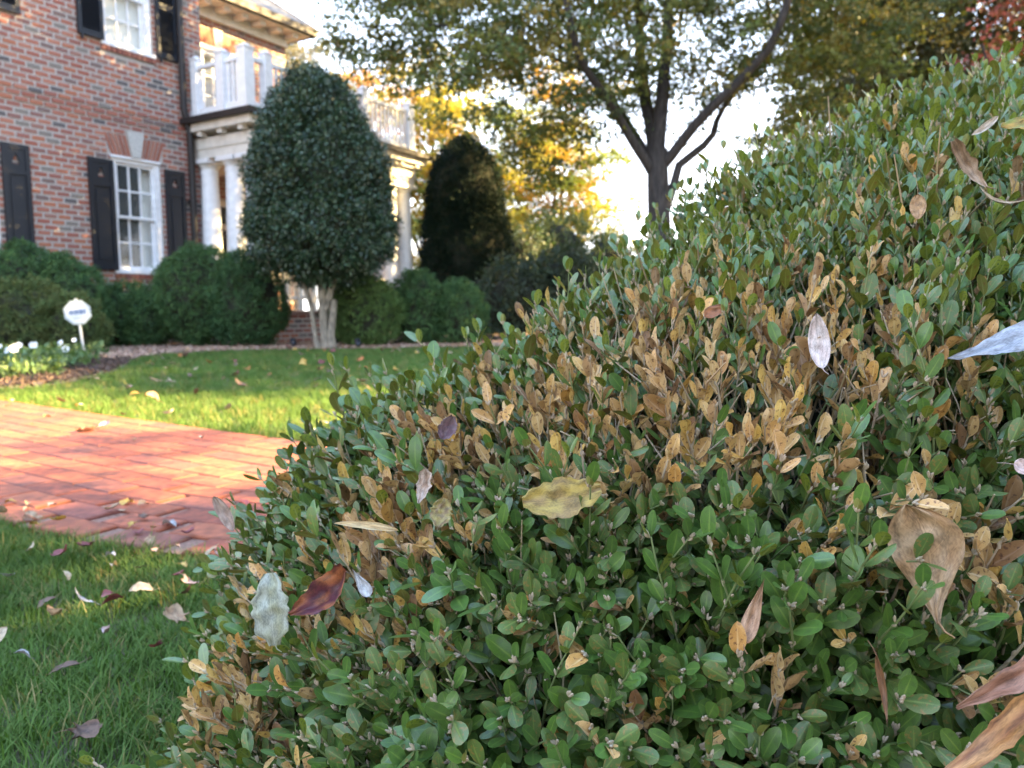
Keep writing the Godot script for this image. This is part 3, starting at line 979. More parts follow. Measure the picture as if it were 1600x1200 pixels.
func brick_wall(called: String, xf: Transform3D, w0: float, w1: float, h0: float, h1: float, holes: Array, thick: float, singles: int, order: Callable, band := Vector2(9, 9)) -> void:
	# local frame of xf: x along, y up, z out of the wall; the mortar face is at z = -0.002
	var wall := B.new()
	var xsplit := [w0, w1]
	var ysplit := [h0, h1]
	for h in holes:
		for x in [h.position.x, h.end.x]:
			if x > w0 and x < w1: xsplit.append(x)
		for y in [h.position.y, h.end.y]:
			if y > h0 and y < h1: ysplit.append(y)
	xsplit.sort()
	ysplit.sort()
	for a in xsplit.size() - 1:
		for b2 in ysplit.size() - 1:
			var mid := Vector2((xsplit[a] + xsplit[a + 1]) * 0.5, (ysplit[b2] + ysplit[b2 + 1]) * 0.5)
			var open := false
			for h in holes:
				if h.has_point(mid): open = true
			if open or xsplit[a + 1] - xsplit[a] < 0.001 or ysplit[b2 + 1] - ysplit[b2] < 0.001: continue
			wall.span(Vector3(xsplit[a], ysplit[b2], -thick), Vector3(xsplit[a + 1], ysplit[b2 + 1], -0.002))
	var o := put(house, called, wall.mesh(M.mortar), xf)
	var places := []
	var row := 0
	var y := h0 + BH * 0.5
	while y < h1:
		var x := w0 - (BL * 0.5 if row % 2 else 0.0)
		while x < w1:
			var a := maxf(x + 0.005, w0)
			var e := minf(x + BL - 0.005, w1)
			var pieces := [[a, e]]
			for h in holes:
				if y + BH * 0.3 > h.position.y and y - BH * 0.3 < h.end.y:
					var next := []
					for s in pieces:
						if s[1] <= h.position.x or s[0] >= h.end.x: next.append(s)
						else:
							if s[0] < h.position.x: next.append([s[0], h.position.x - 0.004])
							if s[1] > h.end.x: next.append([h.end.x + 0.004, s[1]])
					pieces = next
			for s in pieces:
				if s[1] - s[0] > 0.025:
					var proud := 0.012 if y > band.x and y < band.y else 0.0
					places.append([Vector3((s[0] + s[1]) * 0.5, y, proud), (s[1] - s[0]) / (BL - 0.01)])
			x += BL
		y += BH
		row += 1
	places.sort_custom(func(a, b2): return order.call(a[0]) < order.call(b2[0]))
	var rx := []
	var rc := []
	var k := 0
	for p in places:
		var x := Transform3D(Basis.from_euler(Vector3(rng.randf_range(-0.02, 0.02), rng.randf_range(-0.006, 0.006), rng.randf_range(-0.006, 0.006))).scaled(Vector3(p[1], 1, 1)), p[0] + Vector3(0, 0, rng.randf_range(-0.002, 0.002)))
		var tone := rng.randi() % brick_tones.size()
		if rng.randf() < 0.5: tone = rng.randi() % 5
		if k < singles: put(o, "brick", brick_meshes[tone], x)
		else:
			rx.append(x)
			rc.append(brick_tones[tone])
		k += 1
	if rx.size(): many(o, "more_bricks", brick_meshes[brick_tones.size()], rx, rc)

func window(cx: float, y0: float, y1: float, w: float, shade: bool) -> void:
	# white double-hung sash, three panes wide and four high, set 6 cm into the wall
	var win := Node3D.new()
	win.name = "window"
	house.add_child(win, true)
	var z := -0.05
	var f := B.new()
	var h := w * 0.5
	f.span(Vector3(cx - h, y0 + 0.05, z - 0.10), Vector3(cx - h + 0.085, y1, z + 0.03))
	f.span(Vector3(cx + h - 0.085, y0 + 0.05, z - 0.10), Vector3(cx + h, y1, z + 0.03))
	f.span(Vector3(cx - h + 0.085, y1 - 0.085, z - 0.10), Vector3(cx + h - 0.085, y1, z + 0.028))
	f.span(Vector3(cx - h - 0.012, y1 - 0.03, z + 0.03), Vector3(cx + h + 0.012, y1 + 0.005, z + 0.062))
	part("frame", f, M.white_paint, win)
	part("sill", B.new().span(Vector3(cx - h - 0.03, y0 - 0.005, z - 0.10), Vector3(cx + h + 0.03, y0 + 0.05, z + 0.09)), M.white_paint, win)
	var l := cx - h + 0.085
	var r := cx + h - 0.085
	var bot := y0 + 0.05
	var top := y1 - 0.085
	var mid := (bot + top) * 0.5
	for u in 2:
		var a := bot if u == 0 else mid - 0.02
		var b2 := mid + 0.02 if u == 0 else top
		var zz := z - 0.05 if u == 0 else z - 0.005
		var s := B.new()
		var st := 0.042
		s.span(Vector3(l, a, zz - 0.035), Vector3(l + st, b2, zz))
		s.span(Vector3(r - st, a, zz - 0.035), Vector3(r, b2, zz))
		s.span(Vector3(l + st, a, zz - 0.035), Vector3(r - st, a + st * (1.5 if u == 0 else 0.9), zz))
		s.span(Vector3(l + st, b2 - st, zz - 0.035), Vector3(r - st, b2, zz))
		part("sash", s, M.white_paint, win)
		var il := l + st
		var ir := r - st
		var ib := a + st * (1.5 if u == 0 else 0.9)
		var it := b2 - st
		var mb := 0.024
		var g := B.new()
		for k in [1, 2]:
			var x := lerpf(il, ir, k / 3.0)
			g.span(Vector3(x - mb * 0.5, ib, zz - 0.030), Vector3(x + mb * 0.5, it, zz - 0.004))
		var yy := (ib + it) * 0.5
		g.span(Vector3(il, yy - mb * 0.5, zz - 0.028), Vector3(ir, yy + mb * 0.5, zz - 0.006))
		part("glazing_bars", g, M.white_paint, win)
		for k in 3:
			for j in 2:
				var p := B.new()
				var x0 := lerpf(il, ir, k / 3.0)
				var x1 := lerpf(il, ir, (k + 1) / 3.0)
				var ya := lerpf(ib, it, j / 2.0)
				var yb := lerpf(ib, it, (j + 1) / 2.0)
				p.quad(Vector3(x0, ya, zz - 0.018), Vector3(x1, ya, zz - 0.018), Vector3(x1, yb, zz - 0.018), Vector3(x0, yb, zz - 0.018))
				part("pane", p, M.glass, win)
	# the dim room behind
	var room := B.new()
	var zr := -0.30
	room.quad(Vector3(cx - 0.9, y0 - 0.6, zr - 1.6), Vector3(cx + 0.9, y0 - 0.6, zr - 1.6), Vector3(cx + 0.9, y1 + 0.3, zr - 1.6), Vector3(cx - 0.9, y1 + 0.3, zr - 1.6))
	for s in [-1, 1]:
		room.quad(Vector3(cx + 0.9 * s, y0 - 0.6, zr - 1.6), Vector3(cx + 0.9 * s, y0 - 0.6, zr), Vector3(cx + 0.9 * s, y1 + 0.3, zr), Vector3(cx + 0.9 * s, y1 + 0.3, zr - 1.6))
	room.quad(Vector3(cx - 0.9, y0 - 0.6, zr), Vector3(cx + 0.9, y0 - 0.6, zr), Vector3(cx + 0.9, y0 - 0.6, zr - 1.6), Vector3(cx - 0.9, y0 - 0.6, zr - 1.6))
	room.quad(Vector3(cx - 0.9, y1 + 0.3, zr), Vector3(cx + 0.9, y1 + 0.3, zr), Vector3(cx + 0.9, y1 + 0.3, zr - 1.6), Vector3(cx - 0.9, y1 + 0.3, zr - 1.6))
	part("room", room, M.dark_room, win)
	if shade:
		var sh := B.new().span(Vector3(l, y0 + 0.05, z - 0.125), Vector3(r, y1 - 0.1, z - 0.118))
		part("roller_shade", sh, M.curtain, win)
	else:
		for side in [1, -1]:
			var pts := PackedVector3Array()
			for j in 2:
				for k in 15:
					var x: float = cx + side * (h - 0.04) - side * k * (0.0125 if side == 1 else 0.004)
					pts.append(Vector3(x, lerpf(y0, y1, j), z - 0.17 + 0.022 * sin(k * 1.7)))
			var c := B.new()
			c.grid(pts, 15)
			part("curtain", c, M.curtain, win)

func shutter(x0: float, x1: float, y0: float, y1: float, louvred: bool) -> void:
	var s := Node3D.new()
	s.name = "shutter"
	house.add_child(s, true)
	var z0 := 0.018
	var z1 := 0.055
	var st := 0.055
	if louvred:
		var f := B.new()
		f.span(Vector3(x0, y0, z0), Vector3(x0 + st, y1, z1)); f.span(Vector3(x1 - st, y0, z0), Vector3(x1, y1, z1))
		var mid := y0 + (y1 - y0) * 0.48
		for y in [y0, mid, y1 - 0.09]:
			f.span(Vector3(x0 + st, y, z0), Vector3(x1 - st, y + 0.09, z1 - 0.003))
		part("frame", f, M.black_paint, s)
		var l := B.new()
		var y := y0 + 0.105
		while y < y1 - 0.1:
			if absf(y - mid - 0.045) > 0.055:
				l.box(Vector3((x0 + x1) * 0.5, y, (z0 + z1) * 0.5), Vector3(x1 - x0 - 2 * st, 0.008, 0.042), Basis(Vector3.RIGHT, 0.75))
			y += 0.036
		l.span(Vector3(x0 + st, y0 + 0.05, z0 + 0.001), Vector3(x1 - st, y1 - 0.05, z0 + 0.006))
		part("louvres", l, M.black_paint, s).set_meta("kind", "stuff")
		part("hook", B.new().box(Vector3(x0 + 0.05, y0 - 0.03, 0.05), Vector3(0.03, 0.08, 0.02)), M.black_paint, s)
		return
	# two raised panels; a small cut-out shaped like a fir tree in the upper one
	var f2 := B.new()
	f2.span(Vector3(x0, y0, z0), Vector3(x0 + st, y1, z1)); f2.span(Vector3(x1 - st, y0, z0), Vector3(x1, y1, z1))
	var rail := y1 - 0.40
	f2.span(Vector3(x0 + st, y0, z0), Vector3(x1 - st, y0 + 0.10, z1 - 0.003))
	f2.span(Vector3(x0 + st, rail, z0), Vector3(x1 - st, rail + 0.075, z1 - 0.003))
	f2.span(Vector3(x0 + st, y1 - 0.06, z0), Vector3(x1 - st, y1, z1 - 0.003))
	part("frame", f2, M.black_paint, s)
	var lo := B.new().span(Vector3(x0 + st, y0 + 0.10, z0 + 0.004), Vector3(x1 - st, rail, z0 + 0.018))
	lo.span(Vector3(x0 + st + 0.035, y0 + 0.14, z0 + 0.018), Vector3(x1 - st - 0.035, rail - 0.04, z0 + 0.030))
	part("lower_panel", lo, M.black_paint, s)
	var cx := (x0 + x1) * 0.5
	var ya := rail + 0.075
	var yb := y1 - 0.06
	var cy := (ya + yb) * 0.5 - 0.01
	var l := cx - 0.045
	var r := cx + 0.045
	var b := B.new()
	# the panel is built round the opening in four convex-edged pieces
	b.prism(PackedVector2Array([Vector2(x0 + st, ya), Vector2(x1 - st, ya), Vector2(x1 - st, cy - 0.06), Vector2(x0 + st, cy - 0.06)]), z0 + 0.004, z0 + 0.024)
	b.prism(PackedVector2Array([Vector2(x0 + st, cy - 0.06), Vector2(l, cy - 0.06), Vector2(l, cy - 0.015), Vector2(cx - 0.034, cy - 0.01), Vector2(cx - 0.022, cy + 0.035), Vector2(cx, cy + 0.085), Vector2(cx, yb), Vector2(x0 + st, yb)]), z0 + 0.004, z0 + 0.024)
	b.prism(PackedVector2Array([Vector2(x1 - st, cy - 0.06), Vector2(x1 - st, yb), Vector2(cx, yb), Vector2(cx, cy + 0.085), Vector2(cx + 0.022, cy + 0.035), Vector2(cx + 0.034, cy - 0.01), Vector2(r, cy - 0.015), Vector2(r, cy - 0.06)]), z0 + 0.004, z0 + 0.024)
	part("upper_panel", b, M.black_paint, s)

func build_house() -> void:
	house = thing("brick_house", "two storey red brick house with black shutters, white windows and a columned corner porch", "house", HOUSE_AT, deg_to_rad(90.0 - 30.86))
	for t in brick_tones.size() + 1:
		var b := B.new()
		b.col = brick_tones[t] if t < brick_tones.size() else Color.WHITE
		b.box(Vector3(0, 0, -0.021), Vector3(BL - 0.030, BH - 0.026, 0.05))
		brick_meshes.append(b.mesh(M.brick_face))
	var holes := []
	for w in windows:
		holes.append(Rect2(w[0] - w[3] * 0.5, w[1], w[3], w[2] - w[1]))
		if w[1] < 2: holes.append(Rect2(w[0] - 0.45, w[2], 0.9, BH * 4.0))
		holes.append(Rect2(w[0] - w[3] * 0.5 - 0.03, w[1] - BH, w[3] + 0.06, BH))
	var near := func(p: Vector3) -> float:
		return p.distance_to(Vector3(-1.6, 3.2, 0)) if p.y > 0.85 and p.y < 5.4 and p.x > -2.75 else 99.0 + p.length()
	brick_wall("wall", Transform3D.IDENTITY, -5.2, 0.49, 0.0, 6.75, holes, 0.3, 300, near, Vector2(3.34, 3.58))
	# solid backs where the holes for arches and sills are
	var back := B.new()
	for w in windows:
		back.span(Vector3(w[0] - w[3] * 0.5 - 0.03, w[1] - BH, -0.25), Vector3(w[0] + w[3] * 0.5 + 0.03, w[1] - 0.006, -0.02))
		if w[1] < 2: back.span(Vector3(w[0] - 0.45, w[2] + 0.006, -0.25), Vector3(w[0] + 0.45, w[2] + BH * 4.0, -0.010))
	part("mortar_backing", back, M.mortar)
	for w in windows:
		window(w[0], w[1], w[2], w[3], w[1] > 2)
		var x0: float = w[0] - 0.4
		var louvred: bool = w[1] > 2
		shutter(x0 - 0.37, x0 + 0.005, w[1] + 0.04, w[2] - 0.09, louvred)
		shutter(x0 + 0.86, x0 + 1.205, w[1] + 0.04, w[2] - 0.09, louvred)
		# sill of bricks on edge
		for k in 11:
			var b := B.new()
			b.col = brick_tones[rng.randi() % 5] * 0.9
			b.box(Vector3(w[0] - 0.40 + k * 0.080, w[1] - BH * 0.5 - 0.004, 0.004), Vector3(0.067, BH - 0.012, 0.06), Basis(Vector3.RIGHT, 0.12))
			part("sill_brick", b, M.brick_face)
		if louvred: continue
		# splayed flat arch with keystone
		var a: float = w[2] + 0.008
		var top := a + BH * 4.0 - 0.012
		var ks := B.new().prism(PackedVector2Array([Vector2(w[0] - 0.07, a), Vector2(w[0] + 0.07, a), Vector2(w[0] + 0.135, top + 0.07), Vector2(w[0] - 0.135, top + 0.07)]), -0.02, 0.035)
		part("keystone", ks, M.limestone)
		for s in [-1, 1]:
			for k in 5:
				var b := B.new()
				b.col = [Color(0.42, 0.17, 0.11), Color(0.38, 0.14, 0.09), Color(0.45, 0.20, 0.13)][k % 3]
				var q0: float = 0.078 + k * 0.064
				var q1 := q0 + 0.046
				var u0: float = 0.145 + k * 0.074
				var u1: float = u0 + 0.050
				b.prism(PackedVector2Array([Vector2(w[0] + s * q0, a), Vector2(w[0] + s * q1, a), Vector2(w[0] + s * u1, top), Vector2(w[0] + s * u0, top)]), -0.02, 0.003)
				part("arch_brick", b, M.brick_face)
	# end return of the main block, and its eave and roof, above the frame
	var back_order := func(p: Vector3) -> float: return p.length()
	brick_wall("return_wall", Transform3D(Basis(Vector3.UP, PI * 0.5), Vector3(0.49, 0, 0)), 0.012, 2.0, 0.0, 6.75, [], 0.3, 0, back_order)
	var cor := B.new()
	cor.span(Vector3(-5.2, 6.75, -0.3), Vector3(0.6, 7.05, 0.06))
	cor.span(Vector3(-5.2, 7.05, -0.3), Vector3(0.9, 7.12, 0.45))
	part("main_cornice", cor, M.cream_paint)
	var mr := B.new()
	mr.prism(PackedVector2Array([Vector2(0.5, 7.12), Vector2(-4.2, 9.8), Vector2(-8.9, 7.12)]), -0.92, 5.2)
	var mrn := put(house, "main_roof", mr.mesh(M.slate), Transform3D(Basis(Vector3.UP, -PI * 0.5), Vector3(-0.0, 0, 0.0)))
	mrn.transform = Transform3D(Basis(Vector3.UP, -PI * 0.5), Vector3(0, 0, 0))
	# rainwater pipe
	var dp := B.new()
	dp.tube([Vector3(0.055, 7.0, 0.09), Vector3(0.055, 3.75, 0.09), Vector3(0.075, 3.55, 0.12), Vector3(0.16, 3.32, 0.08), Vector3(0.16, 0.1, 0.08)], [0.052, 0.052, 0.052, 0.052, 0.052], 12)
	var pipe := part("downspout", dp, M.bronze_metal)
	for y in [2.3, 4.7, 5.9]:
		part("bracket", B.new().box(Vector3(0.055 if y > 3.5 else 0.16, y, 0.05), Vector3(0.15, 0.04, 0.06)), M.bronze_metal, pipe)
	wing()
	porch()

func wing() -> void:
	# set 2 m back; its front is parallel to the main wall
	var z := -2.0
	var holes := [Rect2(2.02, 3.72, 0.86, 1.92), Rect2(1.5, 0.62, 2.2, 2.1)]
	var order := func(p: Vector3) -> float:
		return p.distance_to(Vector3(3.4, 5.2, 0)) if p.y > 3.8 and p.x > 1.9 else 50.0 + p.length()
	brick_wall("wing_wall", Transform3D(Basis.IDENTITY, Vector3(0, 0, z)), 0.49, 4.20, 0.0, 6.16, holes, 0.3, 300, order)
	brick_wall("wing_end_wall", Transform3D(Basis(Vector3.UP, PI * 0.5), Vector3(4.2, 0, z)), 0.012, 4.5, 0.0, 6.16, [], 0.3, 0, order)
	# balcony door with keystone
	var win := Node3D.new()
	win.name = "balcony_door"
	house.add_child(win, true)
	var f := B.new()
	for x in [2.02, 2.80]: f.span(Vector3(x, 3.72, z - 0.12), Vector3(x + 0.08, 5.64, z + 0.01))
	f.span(Vector3(2.10, 5.50, z - 0.12), Vector3(2.80, 5.64, z + 0.008))
	f.span(Vector3(1.98, 5.58, z + 0.01), Vector3(2.92, 5.66, z + 0.05))
	part("frame", f, M.white_paint, win)
	var g := B.new()
	g.span(Vector3(2.10, 3.72, z - 0.08), Vector3(2.80, 3.95, z - 0.03))
	for k in 4: g.span(Vector3(2.10 + k * 0.225, 3.95, z - 0.08), Vector3(2.125 + k * 0.225, 5.50, z - 0.03))
	for k in 5: g.span(Vector3(2.10, 3.95 + k * 0.38, z - 0.078), Vector3(2.80, 3.975 + k * 0.38, z - 0.032))
	part("glazing_bars", g, M.white_paint, win)
	for k in 3:
		for j in 4:
			var p := B.new()
			var x0 := 2.125 + k * 0.225
			var y0 := 3.975 + j * 0.38
			p.quad(Vector3(x0, y0, z - 0.055), Vector3(x0 + 0.2, y0, z - 0.055), Vector3(x0 + 0.2, y0 + 0.355, z - 0.055), Vector3(x0, y0 + 0.355, z - 0.055))
			part("pane", p, M.glass, win)
	part("room", B.new().span(Vector3(1.9, 3.6, z - 1.6), Vector3(3.0, 5.8, z - 1.5)), M.dark_room, win)
	var ks := B.new().prism(PackedVector2Array([Vector2(2.37, 5.67), Vector2(2.51, 5.67), Vector2(2.56, 6.02), Vector2(2.32, 6.02)]), z - 0.02, z + 0.035)
	part("keystone", ks, M.limestone)
	for s in [-1, 1]:
		for k in 5:
			var b := B.new()
			b.col = [Color(0.42, 0.17, 0.11), Color(0.38, 0.14, 0.09), Color(0.45, 0.20, 0.13)][k % 3]
			var q0: float = 0.078 + k * 0.066
			var u0: float = 0.128 + k * 0.076
			b.prism(PackedVector2Array([Vector2(2.44 + s * q0, 5.67), Vector2(2.44 + s * (q0 + 0.056), 5.67), Vector2(2.44 + s * (u0 + 0.064), 5.97), Vector2(2.44 + s * u0, 5.97)]), z - 0.02, z + 0.008)
			part("arch_brick", b, M.brick_face)
	# garden door below, seen between the porch columns
	var d := Node3D.new()
	d.name = "porch_door"
	house.add_child(d, true)
	var fr := B.new()
	for x in [1.5, 2.2, 2.95, 3.62]: fr.span(Vector3(x, 0.62, z - 0.12), Vector3(x + 0.08, 2.72, z + 0.012))
	for y in [2.16, 2.62]: fr.span(Vector3(1.58, y, z - 0.12), Vector3(3.62, y + 0.10, z + 0.008))
	fr.span(Vector3(1.58, 0.62, z - 0.12), Vector3(3.62, 1.0, z + 0.004))
	part("frame", fr, M.cream_paint, d)
	for k in 3:
		for j in 2:
			var x0: float = [1.58, 2.28, 3.03][k]
			var w: float = [0.62, 0.67, 0.59][k]
			var y0 := 1.0 if j == 0 else 2.26
			var y1 := 2.16 if j == 0 else 2.62
			var p := B.new()
			p.quad(Vector3(x0, y0, z - 0.07), Vector3(x0 + w, y0, z - 0.07), Vector3(x0 + w, y1, z - 0.07), Vector3(x0, y1, z - 0.07))
			part("pane", p, M.glass, d)
			var bar := B.new().span(Vector3(x0 + w * 0.5 - 0.012, y0, z - 0.09), Vector3(x0 + w * 0.5 + 0.012, y1, z - 0.05))
			part("glazing_bar", bar, M.cream_paint, d)
	part("room", B.new().span(Vector3(1.4, 0.5, z - 1.5), Vector3(3.8, 2.9, z - 1.4)), M.dark_room, d)
	# cornice
	var ent := Node3D.new()
	ent.name = "cornice"
	house.add_child(ent, true)
	var fz := B.new()
	fz.span(Vector3(0.49, 6.16, z - 0.25), Vector3(4.24, 6.22, z + 0.07))
	fz.span(Vector3(0.49, 6.22, z - 0.25), Vector3(4.22, 6.40, z + 0.04))
	fz.span(Vector3(4.18, 6.16, z - 4.3), Vector3(4.26, 6.40, z - 0.25))
	part("frieze", fz, M.cream_paint, ent)
	part("soffit", B.new().span(Vector3(0.49, 6.40, z - 4.3), Vector3(4.52, 6.47, z + 0.44)), M.cream_paint, ent)
	var k := 0
	while k < 9:
		part("modillion", B.new().span(Vector3(0.60 + k * 0.44, 6.31, z + 0.05), Vector3(0.74 + k * 0.44, 6.397, z + 0.34)), M.cream_paint, ent)
		k += 1
	var gut := B.new()
	gut.span(Vector3(0.49, 6.42, z + 0.442), Vector3(4.64, 6.56, z + 0.56))
	gut.span(Vector3(4.522, 6.42, z - 4.3), Vector3(4.64, 6.56, z + 0.441))
	part("gutter", gut, M.bronze_metal, ent)
	# hipped slate roof
	var roof := Node3D.new()
	roof.name = "wing_roof"
	house.add_child(roof, true)
	var e0 := Vector3(0.49, 6.53, z + 0.50)
	var e1 := Vector3(4.60, 6.53, z + 0.50)
	var e2 := Vector3(4.60, 6.53, z - 4.3)
	var rise := 0.80
	var run := 2.45
	var r1 := Vector3(4.60 - run, 6.53 + run * rise, z + 0.50 - run)
	var r0 := Vector3(0.49, 6.53 + run * rise, z + 0.50 - run)
	var dk := B.new()
	dk.col = Color(0.10, 0.11, 0.13)
	dk.quad(e0, e1, r1, r0)
	dk.tri(e1, e2, r1)
	part("roof_deck", dk, M.slate, roof)
	var slope := Vector3(0, rise, -1).normalized()
	var up := Vector3(0, 1, rise).normalized()
	var sm := []
	for t in 5:
		var b := B.new()
		b.col = [Color(0.040, 0.046, 0.058), Color(0.052, 0.058, 0.068), Color(0.032, 0.038, 0.05), Color(0.065, 0.068, 0.075), Color(0.046, 0.046, 0.05)][t]
		b.box(Vector3.ZERO, Vector3(0.243, 0.30, 0.010))
		sm.append(b.mesh(M.slate))
	for row in 14:
		var q := 0
		while q < 19:
			var x := 0.62 + q * 0.25 + (0.125 if row % 2 else 0.0)
			var along := row * 0.19 + 0.10
			if x < 4.52 - along * 0.78:
				var bs := Basis(Vector3.RIGHT, slope, up) * Basis(Vector3.RIGHT, 0.05)
				put(roof, "slate", sm[rng.randi() % 5], Transform3D(bs, Vector3(x, 6.55, z + 0.52) + slope * along + up * 0.012))
			q += 1
	var cap := B.new().tube([e1 + Vector3(0, 0.03, 0), r1 + Vector3(0, 0.03, 0)], [0.05, 0.05], 8)
	part("hip_cap", cap, M.bronze_metal, roof)

func column_shape(b: B, x: float, z: float, y0: float, y1: float, r: float) -> void:
	var h := y1 - y0
	b.span(Vector3(x - r * 1.35, y0, z - r * 1.35), Vector3(x + r * 1.35, y0 + 0.07, z + r * 1.35))
	b.span(Vector3(x - r * 1.3, y1 - 0.07, z - r * 1.3), Vector3(x + r * 1.3, y1, z + r * 1.3))
	b.lathe([Vector2(r * 1.25, y0 + 0.07), Vector2(r * 1.3, y0 + 0.11), Vector2(r * 1.1, y0 + 0.15), Vector2(r, y0 + 0.17), Vector2(r, y0 + h * 0.35), Vector2(r * 0.95, y0 + h * 0.65), Vector2(r * 0.86, y1 - 0.24), Vector2(r * 0.95, y1 - 0.22), Vector2(r * 0.95, y1 - 0.20), Vector2(r * 0.88, y1 - 0.18), Vector2(r * 0.88, y1 - 0.14), Vector2(r * 1.2, y1 - 0.07)], 28, Vector3(x, 0, z))

func porch() -> void:
	var y_floor := 0.52
	# brick base
	var order := func(p: Vector3) -> float: return p.distance_to(Vector3(1.3, 0.3, 0))
	brick_wall("porch_base", Transform3D(Basis.IDENTITY, Vector3(0, 0, 1.30)), 0.30, 4.35, 0.0, 0.47, [], 0.3, 60, order)
	brick_wall("porch_side_base", Transform3D(Basis(Vector3.UP, -PI * 0.5), Vector3(0.30, 0, 0)), 0.0, 1.288, 0.0, 0.47, [], 0.2, 0, order)
	part("porch_floor", B.new().span(Vector3(0.25, 0.47, -1.98), Vector3(4.42, 0.53, 1.36)), M.sand_joint)
	for k in [[0.45, 0.14], [0.45, 0.74], [0.45, 1.20], [3.72, 1.20], [4.15, 1.20], [4.15, 0.5], [4.15, -0.8]]:
		var b := B.new()
		column_shape(b, k[0], k[1], 0.535, 2.98, 0.155)
		part("column", b, M.white_paint)
	# beam, soffit, small brackets, roof edge
	var beam := Node3D.new()
	beam.name = "entablature"
	house.add_child(beam, true)
	var e := B.new()
	e.span(Vector3(0.29, 2.985, 0.005), Vector3(0.61, 3.13, 1.36))
	e.span(Vector3(0.27, 3.13, 0.005), Vector3(0.61, 3.30, 1.38))
	e.span(Vector3(0.61, 2.985, 1.04), Vector3(4.31, 3.13, 1.36))
	e.span(Vector3(0.61, 3.13, 1.04), Vector3(4.33, 3.30, 1.38))
	e.span(Vector3(3.99, 2.985, -1.98), Vector3(4.31, 3.30, 1.04))
	part("frieze", e, M.cream_paint, beam)
	part("ceiling", B.new().span(Vector3(0.61, 3.20, -1.98), Vector3(3.99, 3.24, 1.04)), M.cream_paint, beam)
	var so := B.new()
	so.span(Vector3(0.12, 3.38, 0.005), Vector3(4.50, 3.50, 1.52))
	so.span(Vector3(0.52, 3.30, -1.98), Vector3(4.45, 3.379, 1.45))
	part("soffit", so, M.cream_paint, beam)
	for k in 3: part("bracket", B.new().span(Vector3(0.16, 3.31, 0.24 + k * 0.48), Vector3(0.27, 3.377, 0.34 + k * 0.48)), M.cream_paint, beam)
	for k in 9: part("bracket", B.new().span(Vector3(0.45 + k * 0.47, 3.31, 1.38), Vector3(0.55 + k * 0.47, 3.377, 1.49)), M.cream_paint, beam)
	var ro := B.new()
	ro.span(Vector3(0.02, 3.50, 0.005), Vector3(4.60, 3.58, 1.62))
	ro.span(Vector3(0.52, 3.50, -1.98), Vector3(4.60, 3.58, 0.004))
	ro.span(Vector3(0.14, 3.58, 0.006), Vector3(4.50, 3.63, 1.50))
	part("porch_roof", ro, M.bronze_metal)
	# white balustrade on the porch roof
	var rail := Node3D.new()
	rail.name = "balustrade"
	house.add_child(rail, true)
	var y0 := 3.63
	var y1 := 4.47
	for p in [[0.26, 0.16, 0.13], [0.26, 0.80, 0.17], [0.26, 1.31, 0.18], [0.66, 1.31, 0.15], [1.75, 1.31, 0.13], [2.9, 1.31, 0.13], [4.22, 1.31, 0.17]]:
		var b := B.new()
		var w: float = p[2] * 0.5
		b.span(Vector3(p[0] - w, y0, p[1] - w), Vector3(p[0] + w, y1 + 0.04, p[1] + w))
		b.span(Vector3(p[0] - w - 0.012, y1 + 0.04, p[1] - w - 0.012), Vector3(p[0] + w + 0.012, y1 + 0.065, p[1] + w + 0.012))
		b.lathe([Vector2(w * 0.9, y1 + 0.065), Vector2(w * 0.85, y1 + 0.085), Vector2(w * 0.5, y1 + 0.105), Vector2(0.001, y1 + 0.11)], 12, Vector3(p[0], 0, p[1]))
		part("post", b, M.white_paint, rail)
	var r := B.new()
	for y in [y0 + 0.06, y1 - 0.11]:
		r.span(Vector3(0.225, y, 0.02), Vector3(0.295, y + 0.06, 1.23))
		r.span(Vector3(0.35, y, 1.275), Vector3(4.14, y + 0.06, 1.345))
	r.span(Vector3(0.21, y0, 0.02), Vector3(0.31, y0 + 0.058, 1.23))
	r.span(Vector3(0.35, y0, 1.26), Vector3(4.14, y0 + 0.058, 1.36))
	part("rail", r, M.white_paint, rail)
	var x := 0.86
	while x < 4.1:
		if absf(x - 1.75) > 0.1 and absf(x - 2.9) > 0.1:
			part("baluster", B.new().span(Vector3(x - 0.02, y0 + 0.12, 1.29), Vector3(x + 0.02, y1 - 0.11, 1.33)), M.white_paint, rail)
		x += 0.115
	for z in [0.93, 1.04, 1.15]:
		part("baluster", B.new().span(Vector3(0.24, y0 + 0.12, z - 0.03), Vector3(0.28, y1 - 0.11, z + 0.03)), M.white_paint, rail)
	# low porch railing with uprights beside the holly trunk
	var low := Node3D.new()
	low.name = "porch_railing"
	house.add_child(low, true)
	for q in [1.0, 1.30, 1.62, 2.6]:
		part("post", B.new().span(Vector3(q - 0.045, 0.535, 1.16), Vector3(q + 0.045, 1.22, 1.25)), M.cream_paint, low)
	var lr := B.new()
	for y in [0.72, 1.08]: lr.span(Vector3(0.65, y, 1.185), Vector3(3.5, y + 0.05, 1.225))
	part("rail", lr, M.cream_paint, low)
	for q in [0.82, 0.91, 1.12, 1.2, 1.42, 1.52, 1.75, 1.87, 1.99, 2.11]:
		part("baluster", B.new().span(Vector3(q - 0.014, 0.77, 1.19), Vector3(q + 0.014, 1.08, 1.22)), M.cream_paint, low)


# ---------------------------------------------------------------- plants behind
func leaf_blade(L: float, W: float) -> B:      # a simple folded leaf, 8 triangles
	var b := B.new()
	var pts := PackedVector3Array()
	for r in 3:
		var v: float = [0.0, 0.45, 1.0][r]
		var w: float = [0.08, 0.5, 0.04][r] * W
		for u in [-1.0, 0.0, 1.0]: pts.append(Vector3(u * w, v * L, 0.25 * absf(u) * w - 0.1 * L * v * v))
	b.grid(pts, 3)
	return b

